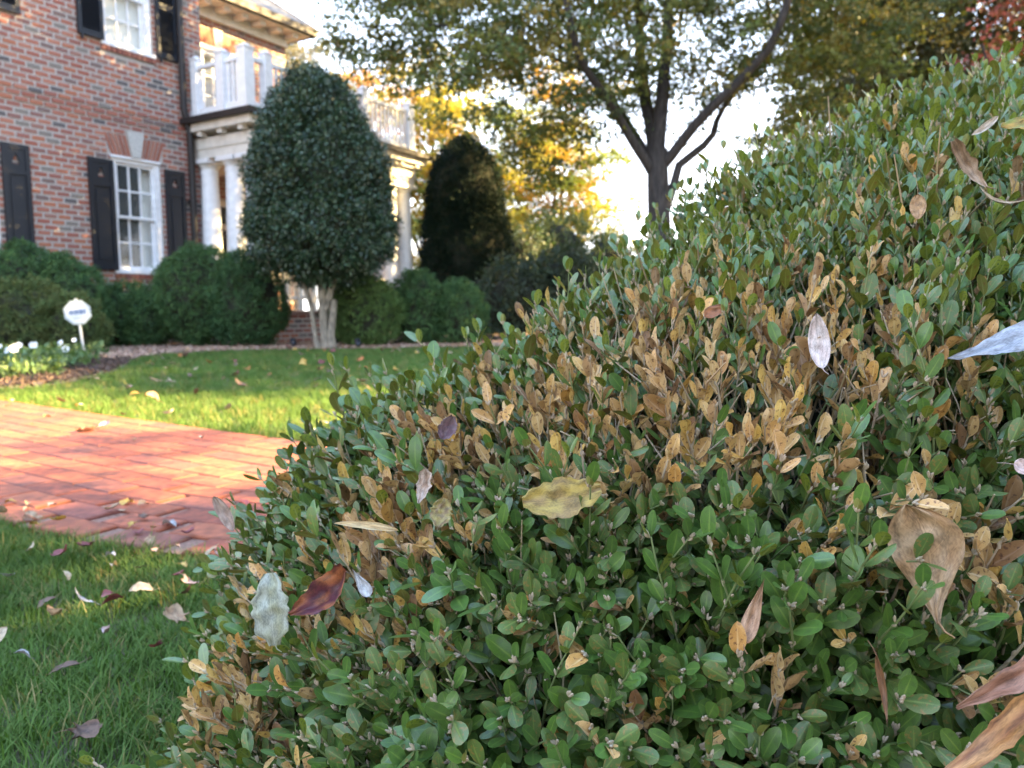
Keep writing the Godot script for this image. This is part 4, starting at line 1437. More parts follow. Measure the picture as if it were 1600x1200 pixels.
func star_leaf(L: float) -> B:       # five-lobed maple leaf
	var b := B.new()
	var mid := Vector3(0, L * 0.38, 0)
	var ring := []
	for k in 10:
		var a := PI * 0.5 + TAU * k / 10.0
		var r: float = [0.62, 0.27, 0.56, 0.27, 0.40, 0.16, 0.40, 0.27, 0.56, 0.27][k] * L
		ring.append(mid + Vector3(cos(a) * r, sin(a) * r, 0.06 * L * (1 if k % 2 else -1)))
	for k in 10: b.tri(mid, ring[k], ring[(k + 1) % 10])
	return b

func clump(leaf: B, count: int, radius: float, mat2: Material, up := 0.3, flat := 1.0) -> ArrayMesh:
	var b := B.new()
	for k in count:
		var p := rv() * radius * pow(rng.randf(), 0.4)
		p.y *= flat
		b.join(leaf, Transform3D(aim(rv() + p.normalized() * 0.7 + Vector3.UP * up).scaled(Vector3.ONE * rng.randf_range(0.7, 1.2)), p), vary(Color(1, 1, 1), 0.25))
	return b.mesh(mat2)

# a clipped or natural shrub made of leaf clumps over one or more ellipsoids
func shrub(called: String, label: String, category: String, at: Vector3, lobes: Array, clumps: Array, spacing: float, tones: Array, group := "", lump := 0.06, stems := true, inner := true) -> Node3D:
	var o := thing(called, label, category, at, 0.0, group)
	var f := noise(1.6, 3, int(absf(at.x * 37.0 + at.z * 11.0)) + 5)
	var xs := []
	var cs := []
	for k in clumps.size():
		xs.append([]); cs.append([])
	var core := B.new()
	for l in lobes:
		var c: Vector3 = l[0]
		var r: Vector3 = l[1]
		var area := 4.0 * PI * pow((pow(r.x * r.y, 1.6) + pow(r.x * r.z, 1.6) + pow(r.y * r.z, 1.6)) / 3.0, 1.0 / 1.6)
		for q in int(area / (spacing * spacing)):
			var d := rv()
			if l.size() > 2: d = Vector3(signf(d.x) * pow(absf(d.x), l[2]), signf(d.y) * pow(absf(d.y), l[2]), signf(d.z) * pow(absf(d.z), l[2]))
			var p := c + d * r
			if p.y < 0.02 and c.y - r.y < 0.05: continue
			var nn := (d / r).normalized()
			p += nn * (f.get_noise_3dv((p + at) * 1.7) * lump * 2.0 + f.get_noise_3dv((p + at) * 6.0) * lump - rng.randf() * lump * 0.8)
			var k := rng.randi() % clumps.size()
			xs[k].append(Transform3D(aim(nn + rv() * 0.6).scaled(Vector3.ONE * rng.randf_range(0.75, 1.2)), p))
			cs[k].append(vary(tones[rng.randi() % tones.size()], 0.2))
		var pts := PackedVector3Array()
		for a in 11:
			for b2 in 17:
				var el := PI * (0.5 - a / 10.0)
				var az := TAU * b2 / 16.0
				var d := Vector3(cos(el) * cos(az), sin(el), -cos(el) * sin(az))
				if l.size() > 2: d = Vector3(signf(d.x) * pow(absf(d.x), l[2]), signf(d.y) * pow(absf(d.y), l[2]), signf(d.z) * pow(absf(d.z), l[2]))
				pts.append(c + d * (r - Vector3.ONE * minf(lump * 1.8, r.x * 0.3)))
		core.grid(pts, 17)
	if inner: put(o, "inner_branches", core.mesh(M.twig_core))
	var fol := Node3D.new()
	fol.name = "crown" if category == "tree" else "foliage"
	o.add_child(fol)
	fol.set_meta("kind", "stuff")
	for k in clumps.size(): many(fol, "leaf_clump", clumps[k], xs[k], cs[k])
	return o

func bushes() -> void:
	var fine := []
	for k in 4: fine.append(clump(leaf_blade(0.034, 0.013), 22, 0.045, M.needle_leaf, 0.4))
	var box_tone := [Color(0.068, 0.13, 0.046), Color(0.085, 0.155, 0.05), Color(0.054, 0.11, 0.043)]
	var g := "rounded evergreen shrubs along the house"
	shrub("evergreen_shrub", "tall double crowned evergreen shrub under the left shutter", "shrub", Vector3(-6.55, 0, -10.4), [[Vector3(-0.1, 0.72, 0), Vector3(0.72, 0.72, 0.6)], [Vector3(0.55, 0.55, -0.1), Vector3(0.48, 0.72, 0.5)]], fine, 0.05, box_tone, g)
	shrub("evergreen_shrub", "lower brownish green shrub behind the white flowers and left of the sign", "shrub", Vector3(-6.0, 0, -9.5), [[Vector3(0, 0.42, 0), Vector3(0.62, 0.50, 0.45)], [Vector3(0.62, 0.36, 0.05), Vector3(0.36, 0.42, 0.36)]], fine, 0.05, [Color(0.10, 0.12, 0.038), Color(0.08, 0.115, 0.038)], g)
	shrub("evergreen_shrub", "small low evergreen shrub just right of the octagonal sign", "shrub", Vector3(-5.52, 0, -11.25), [[Vector3(-0.08, 0.46, 0), Vector3(0.50, 0.48, 0.45)], [Vector3(0.25, 0.40, 0.1), Vector3(0.32, 0.38, 0.35)]], fine, 0.05, box_tone, g)
	shrub("evergreen_shrub", "big rounded evergreen shrub under the lower window", "shrub", Vector3(-4.45, 0, -11.1), [[Vector3(-0.05, 0.75, -0.1), Vector3(0.62, 0.72, 0.55)]], fine, 0.05, box_tone, g)
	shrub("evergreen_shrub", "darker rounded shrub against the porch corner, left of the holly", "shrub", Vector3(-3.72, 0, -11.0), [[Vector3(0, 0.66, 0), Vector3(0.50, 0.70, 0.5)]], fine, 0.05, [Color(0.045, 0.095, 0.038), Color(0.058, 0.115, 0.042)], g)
	shrub("evergreen_shrub", "small rounded shrub directly right of the holly trunk", "shrub", Vector3(-2.0, 0, -11.0), [[Vector3(-0.05, 0.52, 0), Vector3(0.50, 0.50, 0.45)]], fine, 0.05, [Color(0.09, 0.15, 0.045), Color(0.11, 0.175, 0.05)], g)
	shrub("evergreen_shrub", "rounded shrub second to the right of the holly trunk", "shrub", Vector3(-1.38, 0, -11.45), [[Vector3(0, 0.54, 0), Vector3(0.46, 0.56, 0.45)]], fine, 0.05, box_tone, g)
	shrub("evergreen_shrub", "flat topped shrub third to the right of the holly trunk", "shrub", Vector3(-0.78, 0, -11.5), [[Vector3(0, 0.46, 0), Vector3(0.38, 0.52, 0.45)]], fine, 0.05, box_tone, g)
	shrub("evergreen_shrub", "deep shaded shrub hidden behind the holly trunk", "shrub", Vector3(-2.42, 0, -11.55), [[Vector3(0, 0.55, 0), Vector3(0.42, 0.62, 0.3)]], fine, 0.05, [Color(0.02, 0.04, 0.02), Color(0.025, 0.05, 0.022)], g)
	var loose := []
	for k in 3: loose.append(clump(leaf_blade(0.09, 0.035), 14, 0.12, M.plain_leaf, 0.3))
	shrub("loose_shrub", "dark loose shrub below the dark cone beside the boxwood crest", "shrub", Vector3(0.1, 0, -13.2), [[Vector3(0, 0.6, 0), Vector3(0.75, 0.7, 0.6)], [Vector3(0.8, 0.7, -0.4), Vector3(0.7, 0.9, 0.7)]], loose, 0.13, [Color(0.035, 0.06, 0.035), Color(0.05, 0.075, 0.04)], "", 0.14)
	shrub("loose_shrub", "light green airy shrub far behind the boxwood crest", "shrub", Vector3(1.1, 0, -19.5), [[Vector3(0, 1.5, 0), Vector3(1.2, 1.5, 1.0)], [Vector3(1.3, 1.2, 0.3), Vector3(1.0, 1.3, 0.9)]], loose, 0.17, [Color(0.10, 0.14, 0.04), Color(0.14, 0.17, 0.045), Color(0.08, 0.12, 0.05)], "", 0.3)
	shrub("loose_shrub", "mid green shrub between the dark cone and the airy shrub", "shrub", Vector3(0.2, 0, -17.5), [[Vector3(0, 1.1, 0), Vector3(0.9, 1.3, 0.8)]], loose, 0.15, [Color(0.05, 0.09, 0.045), Color(0.07, 0.085, 0.04)], "", 0.25)
	# dark clipped yew cone
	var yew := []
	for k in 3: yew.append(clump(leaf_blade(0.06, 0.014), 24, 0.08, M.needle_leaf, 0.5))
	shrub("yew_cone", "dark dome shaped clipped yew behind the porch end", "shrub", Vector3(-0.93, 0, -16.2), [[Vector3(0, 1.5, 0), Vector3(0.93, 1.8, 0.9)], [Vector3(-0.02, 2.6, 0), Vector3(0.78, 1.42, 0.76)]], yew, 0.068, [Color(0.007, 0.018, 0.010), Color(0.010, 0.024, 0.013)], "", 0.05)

func holly() -> void:
	var leaf := leaf_blade(0.046, 0.025)
	var cl := []
	for k in 5: cl.append(clump(leaf, 18, 0.085, M.holly_leaf, 0.5))
	var at := Vector3(-2.52, 0, -10.45)
	# an egg: wide low, narrower towards the top
	var lobes := [[Vector3(0.0, 1.62, 0), Vector3(0.97, 0.72, 0.92)], [Vector3(-0.03, 2.30, 0), Vector3(0.90, 0.95, 0.85)], [Vector3(-0.07, 2.88, 0), Vector3(0.64, 0.80, 0.62)]]
	var o := shrub("holly_tree", "egg shaped dark holly tree with pale stems in front of the porch", "tree", at, lobes, cl, 0.062, [Color(0.026, 0.056, 0.026), Color(0.034, 0.070, 0.032), Color(0.020, 0.044, 0.022), Color(0.055, 0.09, 0.045)], "", 0.09)
	var t := B.new()
	t.tube([Vector3(0.02, 0, 0), Vector3(0.0, 0.08, 0), Vector3(-0.02, 0.35, 0.0), Vector3(-0.03, 0.8, 0.02), Vector3(-0.06, 1.3, 0), Vector3(-0.06, 2.4, 0)], [0.115, 0.075, 0.062, 0.058, 0.052, 0.03], 12)
	put(o, "trunk", t.mesh(M.pale_bark))
	var s := B.new()
	s.tube([Vector3(0.09, 0, 0.04), Vector3(0.075, 0.2, 0.04), Vector3(0.115, 0.5, 0.05), Vector3(0.135, 0.66, 0.05), Vector3(0.12, 0.68, 0.05)], [0.07, 0.05, 0.045, 0.042, 0.02], 10)
	tag(put(o, "stem", s.mesh(M.pale_bark)), "cut off stem stub at the right of the trunk")
	s = B.new()
	s.tube([Vector3(-0.10, 0.02, 0.03), Vector3(-0.13, 0.14, 0.03), Vector3(-0.17, 0.45, 0.02), Vector3(-0.18, 0.58, 0.02), Vector3(-0.24, 0.80, 0.03), Vector3(-0.36, 1.1, 0.0), Vector3(-0.45, 1.5, 0)], [0.055, 0.036, 0.030, 0.034, 0.028, 0.026, 0.02], 8)
	put(o, "stem", s.mesh(M.pale_bark))
	s = B.new()
	s.tube([Vector3(0.02, 0.55, 0.03), Vector3(0.10, 0.85, 0.04), Vector3(0.22, 1.2, 0.0), Vector3(0.35, 1.7, 0)], [0.05, 0.045, 0.04, 0.03], 8)
	put(o, "stem", s.mesh(M.pale_bark))

func tree(called: String, label: String, at: Vector3, trunk_r: float, blobs: Array, clumps: Array, tones: Array, per: float, group := "") -> Node3D:
	# blobs: [centre relative to at, radius, density]
	var o := thing(called, label, "tree", at, 0.0, group)
	var t := B.new()
	var top := Vector3.ZERO
	for b2 in blobs: top += b2[0] / blobs.size()
	var fork := Vector3(top.x * 0.15, top.y * 0.42, top.z * 0.15)
	t.tube([Vector3.ZERO, Vector3(0, 0.15, 0), fork * 0.5, fork], [trunk_r * 1.5, trunk_r * 1.1, trunk_r, trunk_r * 0.8], 9)
	put(o, "trunk", t.mesh(M.bark))
	for b2 in blobs:
		var l := B.new()
		var mid: Vector3 = fork.lerp(b2[0], 0.5) + Vector3(0, -0.2, 0) + rv() * 0.15
		l.tube([fork * 0.94, mid, b2[0]], [trunk_r * 0.45, trunk_r * 0.28, trunk_r * 0.1], 6)
		put(o, "limb", l.mesh(M.bark))
	crown(o, blobs, clumps, tones, per)
	return o

func crown(o: Node3D, blobs: Array, clumps: Array, tones: Array, per: float) -> void:
	var xs := []
	var cs := []
	for k in clumps.size():
		xs.append([]); cs.append([])
	for b2 in blobs:
		var r: float = b2[1]
		# foliage hangs in flat sprays
		var sprays := int(7 + r * 6)
		for s in sprays:
			var c: Vector3 = b2[0] + rv() * r * pow(rng.randf(), 0.45) * Vector3(1, 0.8, 1)
			var tilt := aim(Vector3.UP + rv() * 0.35)
			var tone: Color = tones[rng.randi() % tones.size()]
			var sr := r * rng.randf_range(0.35, 0.6)
			for q in int(per * b2[2] * sr * sr):
				var a := rng.randf() * TAU
				var d := sqrt(rng.randf()) * sr
				var p := c + tilt * Vector3(cos(a) * d, rng.randf_range(-0.12, 0.12) - d * d * 0.12 / sr, sin(a) * d)
				var k := rng.randi() % clumps.size()
				xs[k].append(Transform3D(aim(Vector3.UP + rv() * 0.7).scaled(Vector3.ONE * rng.randf_range(0.75, 1.25)), p))
				cs[k].append(vary(tone, 0.22))
	var fol := Node3D.new()
	fol.name = "crown"
	o.add_child(fol)
	fol.set_meta("kind", "stuff")
	for k in clumps.size(): many(fol, "leaf_clump", clumps[k], xs[k], cs[k])

func trees() -> void:
	var maple := []
	for k in 4: maple.append(clump(star_leaf(0.075), 12, 0.17, M.plain_leaf, 0.2, 0.5))
	var big := []
	for k in 4: big.append(clump(star_leaf(0.12), 10, 0.26, M.plain_leaf, 0.2, 0.6))
	# the forked shade tree behind the boxwood
	var base := Vector3(2.11, 0, -11.05)
	var o := thing("maple_tree", "dark forked shade tree with several upright limbs behind the boxwood", "tree", base)
	var limb := func(called: String, pts: Array, r0: float, r1: float) -> void:
		var b := B.new()
		var cv := Curve3D.new()
		for q in pts.size():
			var tt: Vector3 = (pts[mini(q + 1, pts.size() - 1)] - pts[maxi(q - 1, 0)]) / 6.0
			cv.add_point(pts[q] - base, -tt, tt)
		var path := []
		var rr := []
		var n := 12
		for q in n + 1:
			var s := cv.get_baked_length() * q / n
			path.append(cv.sample_baked(s, true) + rv() * 0.012)
			rr.append(lerpf(r0, r1, pow(float(q) / n, 0.8)))
		b.tube(path, rr, 10)
		put(o, called, b.mesh(M.bark))
	limb.call("trunk", [Vector3(2.11, 0, -11.05), Vector3(2.11, 0.65, -11.06), Vector3(2.12, 1.74, -11.17), Vector3(2.10, 2.35, -11.22), Vector3(2.09, 2.80, -11.27)], 0.20, 0.145)
	limb.call("limb", [Vector3(2.09, 2.64, -11.27), Vector3(2.15, 3.29, -11.32), Vector3(2.24, 4.05, -11.5), Vector3(2.32, 5.01, -11.69), Vector3(2.43, 6.6, -12.0)], 0.115, 0.05)
	limb.call("limb", [Vector3(2.09, 2.65, -11.27), Vector3(2.00, 3.67, -11.76), Vector3(1.99, 4.66, -12.26), Vector3(2.12, 6.4, -12.8)], 0.11, 0.05)
	limb.call("limb", [Vector3(2.06, 2.40, -11.25), Vector3(1.43, 3.28, -10.92), Vector3(0.92, 3.86, -10.57), Vector3(0.73, 4.50, -10.34), Vector3(0.6, 5.3, -10.2)], 0.075, 0.035)
	limb.call("limb", [Vector3(2.05, 2.55, -11.26), Vector3(1.78, 3.20, -11.72), Vector3(1.31, 4.11, -12.31), Vector3(0.55, 4.93, -12.89), Vector3(-0.39, 5.66, -13.36)], 0.07, 0.025)
	limb.call("limb", [Vector3(2.12, 2.50, -11.27), Vector3(2.67, 3.19, -10.91), Vector3(3.20, 3.69, -10.66), Vector3(3.48, 4.11, -10.4), Vector3(3.66, 4.9, -10.25)], 0.085, 0.045)
	limb.call("limb", [Vector3(2.16, 1.75, -11.19), Vector3(2.30, 2.20, -11.21), Vector3(2.42, 2.58, -11.25), Vector3(2.94, 3.03, -11.6), Vector3(3.21, 3.53, -11.95), Vector3(3.92, 4.33, -12.43)], 0.075, 0.03)
	limb.call("limb", [Vector3(2.76, 3.27, -10.91), Vector3(3.56, 3.98, -11.29), Vector3(4.77, 4.27, -11.82), Vector3(6.03, 4.91, -12.49)], 0.055, 0.02)
	limb.call("limb", [Vector3(1.31, 4.11, -12.31), Vector3(0.3, 4.3, -11.6), Vector3(-0.9, 4.5, -11.2), Vector3(-2.0, 4.4, -11.0)], 0.03, 0.012)
	var green := [Color(0.075, 0.105, 0.022), Color(0.11, 0.135, 0.024), Color(0.16, 0.165, 0.026), Color(0.07, 0.095, 0.028), Color(0.20, 0.16, 0.028)]
	var bl := []
	for c in [[-1.8, 4.5, -11.4, 0.8, 0.9], [-1.4, 4.6, -11.2, 1.1, 1.0], [-0.6, 3.9, -10.9, 1.0, 1.1], [0.3, 4.2, -10.8, 1.0, 0.9], [1.2, 4.9, -11.5, 1.2, 0.7], [-0.9, 5.6, -12.6, 1.3, 0.8], [0.4, 5.9, -12.0, 1.4, 0.7], [2.1, 5.6, -12.4, 1.3, 0.8], [3.2, 4.9, -11.0, 1.1, 0.9], [3.7, 3.7, -11.2, 0.9, 0.8], [4.4, 4.6, -11.6, 1.1, 1.0], [5.5, 5.0, -12.4, 1.2, 1.0], [2.9, 3.6, -12.4, 0.7, 0.5], [1.2, 3.1, -11.6, 0.6, 0.9], [0.2, 2.9, -11.9, 0.8, 1.0], [4.2, 2.9, -12.0, 0.8, 0.7], [2.2, 7.2, -12.0, 1.8, 1.0], [0.0, 7.4, -12.5, 1.7, 1.0], [4.2, 6.9, -11.8, 1.7, 1.0], [-1.1, 6.4, -11.6, 1.3, 0.9], [1.2, 8.4, -12.4, 1.5, 1.2], [-0.2, 9.4, -12.6, 1.5, 1.1], [2.8, 7.4, -13.2, 1.4, 1.1], [0.9, 7.2, -13.0, 1.2, 1.1], [1.6, 4.2, -10.6, 0.9, 0.5], [2.4, 8.8, -11.8, 1.8, 1.0], [0.5, 8.2, -14.2, 1.7, 1.0], [2.6, 8.8, -15.0, 1.8, 1.0], [-1.2, 8.0, -13.4, 1.5, 0.9], [4.6, 8.6, -14.6, 1.7, 1.0], [-0.2, 6.6, -14.2, 1.2, 0.8], [6.2, 9.2, -16.6, 2.0, 1.0], [8.4, 10.2, -17.6, 2.0, 1.0], [3.2, 10.0, -17.0, 1.8, 1.0], [-1.4, 5.4, -11.8, 0.9, 1.0], [-1.4, 3.9, -11.4, 0.7, 0.9], [0.9, 3.7, -11.2, 0.7, 0.8], [1.5, 5.4, -10.6, 1.1, 0.8], [2.6, 4.7, -12.2, 1.0, 0.8], [2.0, 3.9, -12.6, 0.8, 0.6], [3.3, 5.9, -11.0, 1.2, 0.9], [4.9, 3.9, -11.2, 0.8, 0.9], [5.3, 3.2, -12.2, 0.7, 0.8], [-0.1, 4.9, -11.8, 1.1, 0.9], [0.8, 5.2, -12.8, 1.1, 0.7], [3.0, 4.4, -11.2, 0.8, 0.9], [3.6, 3.9, -11.4, 0.7, 0.9], [2.6, 3.8, -11.3, 0.6, 0.8], [2.8, 5.2, -11.6, 0.9, 0.9], [1.5, 3.9, -11.4, 0.6, 0.8], [0.9, 3.15, -11.2, 0.6, 1.0], [1.5, 3.5, -11.0, 0.55, 1.0], [0.3, 3.5, -11.0, 0.7, 1.0], [1.75, 4.0, -11.0, 0.55, 1.0], [4.4, 3.4, -11.8, 0.7, 0.9]]:
		bl.append([Vector3(c[0], c[1], c[2]) - base, c[3], c[4]])
	crown(o, bl, maple, green, 56.0)
	# golden trees beyond the porch
	var gold := [Color(0.42, 0.36, 0.045), Color(0.46, 0.40, 0.05), Color(0.30, 0.33, 0.045), Color(0.20, 0.26, 0.045), Color(0.40, 0.27, 0.04)]
	var gg := "golden autumn trees beyond the house"
	tree("golden_tree", "golden yellow tree just behind the dark cone and porch end", Vector3(-2.2, 0, -22), 0.16, [[Vector3(-0.8, 3.6, 0), 1.5, 1.0], [Vector3(0.6, 4.6, 0.4), 1.7, 1.0], [Vector3(-0.2, 2.2, 0.3), 1.3, 0.9], [Vector3(0.0, 6.2, 0), 1.7, 0.9], [Vector3(-1.2, 1.2, 0.2), 1.1, 0.9], [Vector3(1.8, 2.6, 0), 1.3, 1.0]], big, gold, 46.0, gg)
	tree("golden_tree", "golden orange tree between the dark cone and the forked tree", Vector3(1.2, 0, -25), 0.18, [[Vector3(-1.2, 4.4, 0), 1.7, 1.0], [Vector3(0.5, 5.0, 0), 1.8, 1.0], [Vector3(1.4, 3.6, 0.3), 1.3, 0.8], [Vector3(-0.4, 3.0, 0), 1.5, 1.0], [Vector3(0.2, 6.9, 0), 1.9, 0.8]], big, [Color(0.45, 0.36, 0.05), Color(0.38, 0.35, 0.05), Color(0.46, 0.28, 0.05), Color(0.25, 0.30, 0.05)], 46.0, gg)
	tree("golden_tree", "orange tinged tree showing over the white balcony railing", Vector3(-5.4, 0, -24), 0.15, [[Vector3(0.4, 5.8, 0), 1.6, 0.7], [Vector3(1.6, 6.6, 0.4), 1.5, 0.7], [Vector3(0.8, 4.4, 0), 1.3, 0.7]], big, [Color(0.42, 0.20, 0.05), Color(0.34, 0.24, 0.05), Color(0.24, 0.20, 0.05)], 34.0, gg)
	tree("grey_tree", "hazy grey green tree behind the house roof corner", Vector3(-7.6, 0, -27), 0.2, [[Vector3(0, 6.5, 0), 2.0, 0.9], [Vector3(0.6, 8.6, 0), 1.7, 0.8], [Vector3(-1.6, 5.2, 0), 1.6, 0.8]], big, [Color(0.12, 0.14, 0.10), Color(0.16, 0.15, 0.10)], 46.0)
	# woods at the right
	var dk := "trees standing beyond the right of the lawn"
	var dark := [Color(0.05, 0.075, 0.025), Color(0.07, 0.085, 0.025), Color(0.10, 0.09, 0.03), Color(0.06, 0.06, 0.025)]
	tree("dense_tree", "dense olive green tree right of the forked tree", Vector3(6.6, 0, -15.5), 0.2, [[Vector3(-0.9, 3.6, 0), 1.1, 0.9], [Vector3(0.2, 4.7, 0.3), 1.5, 1.0], [Vector3(1.4, 4.2, 0), 1.4, 1.0], [Vector3(0.4, 6.5, 0), 1.9, 1.0], [Vector3(2.0, 6.2, 0), 1.7, 1.0], [Vector3(0.8, 2.8, 0.4), 1.1, 1.0]], big, dark, 32.0, dk)
	tree("dense_tree", "dark brownish green tree above the right crest of the boxwood", Vector3(9.0, 0, -14.5), 0.22, [[Vector3(-0.6, 4.2, 0), 1.4, 1.0], [Vector3(0.8, 5.0, 0), 1.6, 1.0], [Vector3(0, 6.8, 0), 2.0, 1.0], [Vector3(-1.6, 5.8, 0), 1.5, 1.0], [Vector3(0.8, 3.2, 0), 1.4, 1.0]], big, [Color(0.06, 0.07, 0.025), Color(0.11, 0.08, 0.03), Color(0.05, 0.06, 0.025)], 32.0, dk)
	tree("red_maple", "red leaved maple at the upper right corner", Vector3(6.75, 0, -10.4), 0.14, [[Vector3(-0.78, 3.85, 0.3), 0.42, 1.6], [Vector3(0.1, 4.5, 0.3), 0.75, 1.3], [Vector3(0.6, 4.3, 0.2), 1.0, 1.0], [Vector3(-0.9, 3.0, 0.3), 0.42, 1.0], [Vector3(0.3, 5.4, 0), 1.2, 1.0], [Vector3(1.2, 3.2, 0), 0.9, 1.0]], maple, [Color(0.36, 0.07, 0.06), Color(0.30, 0.10, 0.09), Color(0.22, 0.10, 0.05), Color(0.20, 0.14, 0.06), Color(0.40, 0.10, 0.06)], 24.0)
	for s in [[-9.0, 7.0], [-3.0, 9.5], [4.0, 8.0], [9.5, 6.0]]:
		tree("garden_tree", "leafy tree behind the viewer, %s" % ["at the left", "left of centre", "right of centre", "at the right"][[-9.0, -3.0, 4.0, 9.5].find(s[0])], Vector3(s[0], 0, s[1]), 0.22, [[Vector3(0, 2.2, 0), 2.0, 1.0], [Vector3(1.2, 4.2, 0.4), 2.2, 1.0], [Vector3(-1.3, 4.4, -0.2), 2.2, 1.0], [Vector3(0, 6.2, 0), 2.2, 1.0]], big, green, 16.0, "trees behind the viewer")
	# tall trees off to the right: their shade lies over the garden
	var sh := "tall shade trees east of the garden"
	var extra := {0: [[Vector3(0, 5.9, -2.9), 0.6, 2.6], [Vector3(-0.2, 6.0, -2.3), 0.8, 1.8], [Vector3(0, 5.4, -1.2), 1.4, 2.4], [Vector3(0.2, 6.4, -0.6), 1.5, 2.0], [Vector3(-0.3, 4.6, -1.6), 1.3, 1.2]], 1: [[Vector3(0, 7.4, 2.8), 1.0, 2.8], [Vector3(0, 7.4, 1.3), 1.4, 1.8], [Vector3(0, 7.3, -0.8), 1.6, 1.8], [Vector3(0, 6.2, 0.5), 1.6, 1.5]], 2: []}
	var notes := ["tall shade tree beyond the boxwood, nearest the garden", "tall shade tree second from the garden on the east side", "tall shade tree south east behind the viewer", "tall dark tree closing the view far beyond the forked tree"]
	var grown := [Vector3(9.0, 0, -0.9), Vector3(11.5, 0, -11.0), Vector3(11.0, 0, 3.6), Vector3(9.5, 0, -21.5)]
	for q in 4:
		var form := [[Vector3(0, 5.2, 0), 2.2, 1.0], [Vector3(-0.6, 7.6, 1.2), 2.2, 1.0], [Vector3(0.4, 8.0, -1.2), 2.2, 1.0], [Vector3(0, 10.2, 0), 2.2, 1.0], [Vector3(0.3, 3.2, 0.5), 1.8, 0.9]]
		form.append_array(extra.get(q, []))
		tree("shade_tree", notes[q], grown[q], 0.28, form, big, green, 26.0, sh)
	# a thin leafy sapling whose stem and top draw a narrow shadow along the path
	tree("young_tree", "slender young tree standing in the gap between the tall shade trees", Vector3(9.2, 0, -4.95), 0.09, [[Vector3(0, 6.1, 0), 0.28, 2.4], [Vector3(0.05, 5.4, 0.05), 0.26, 2.4], [Vector3(0, 4.7, 0), 0.25, 2.2], [Vector3(0, 6.8, 0), 0.28, 2.4], [Vector3(0, 7.5, 0), 0.25, 2.2]], maple, green, 120.0)


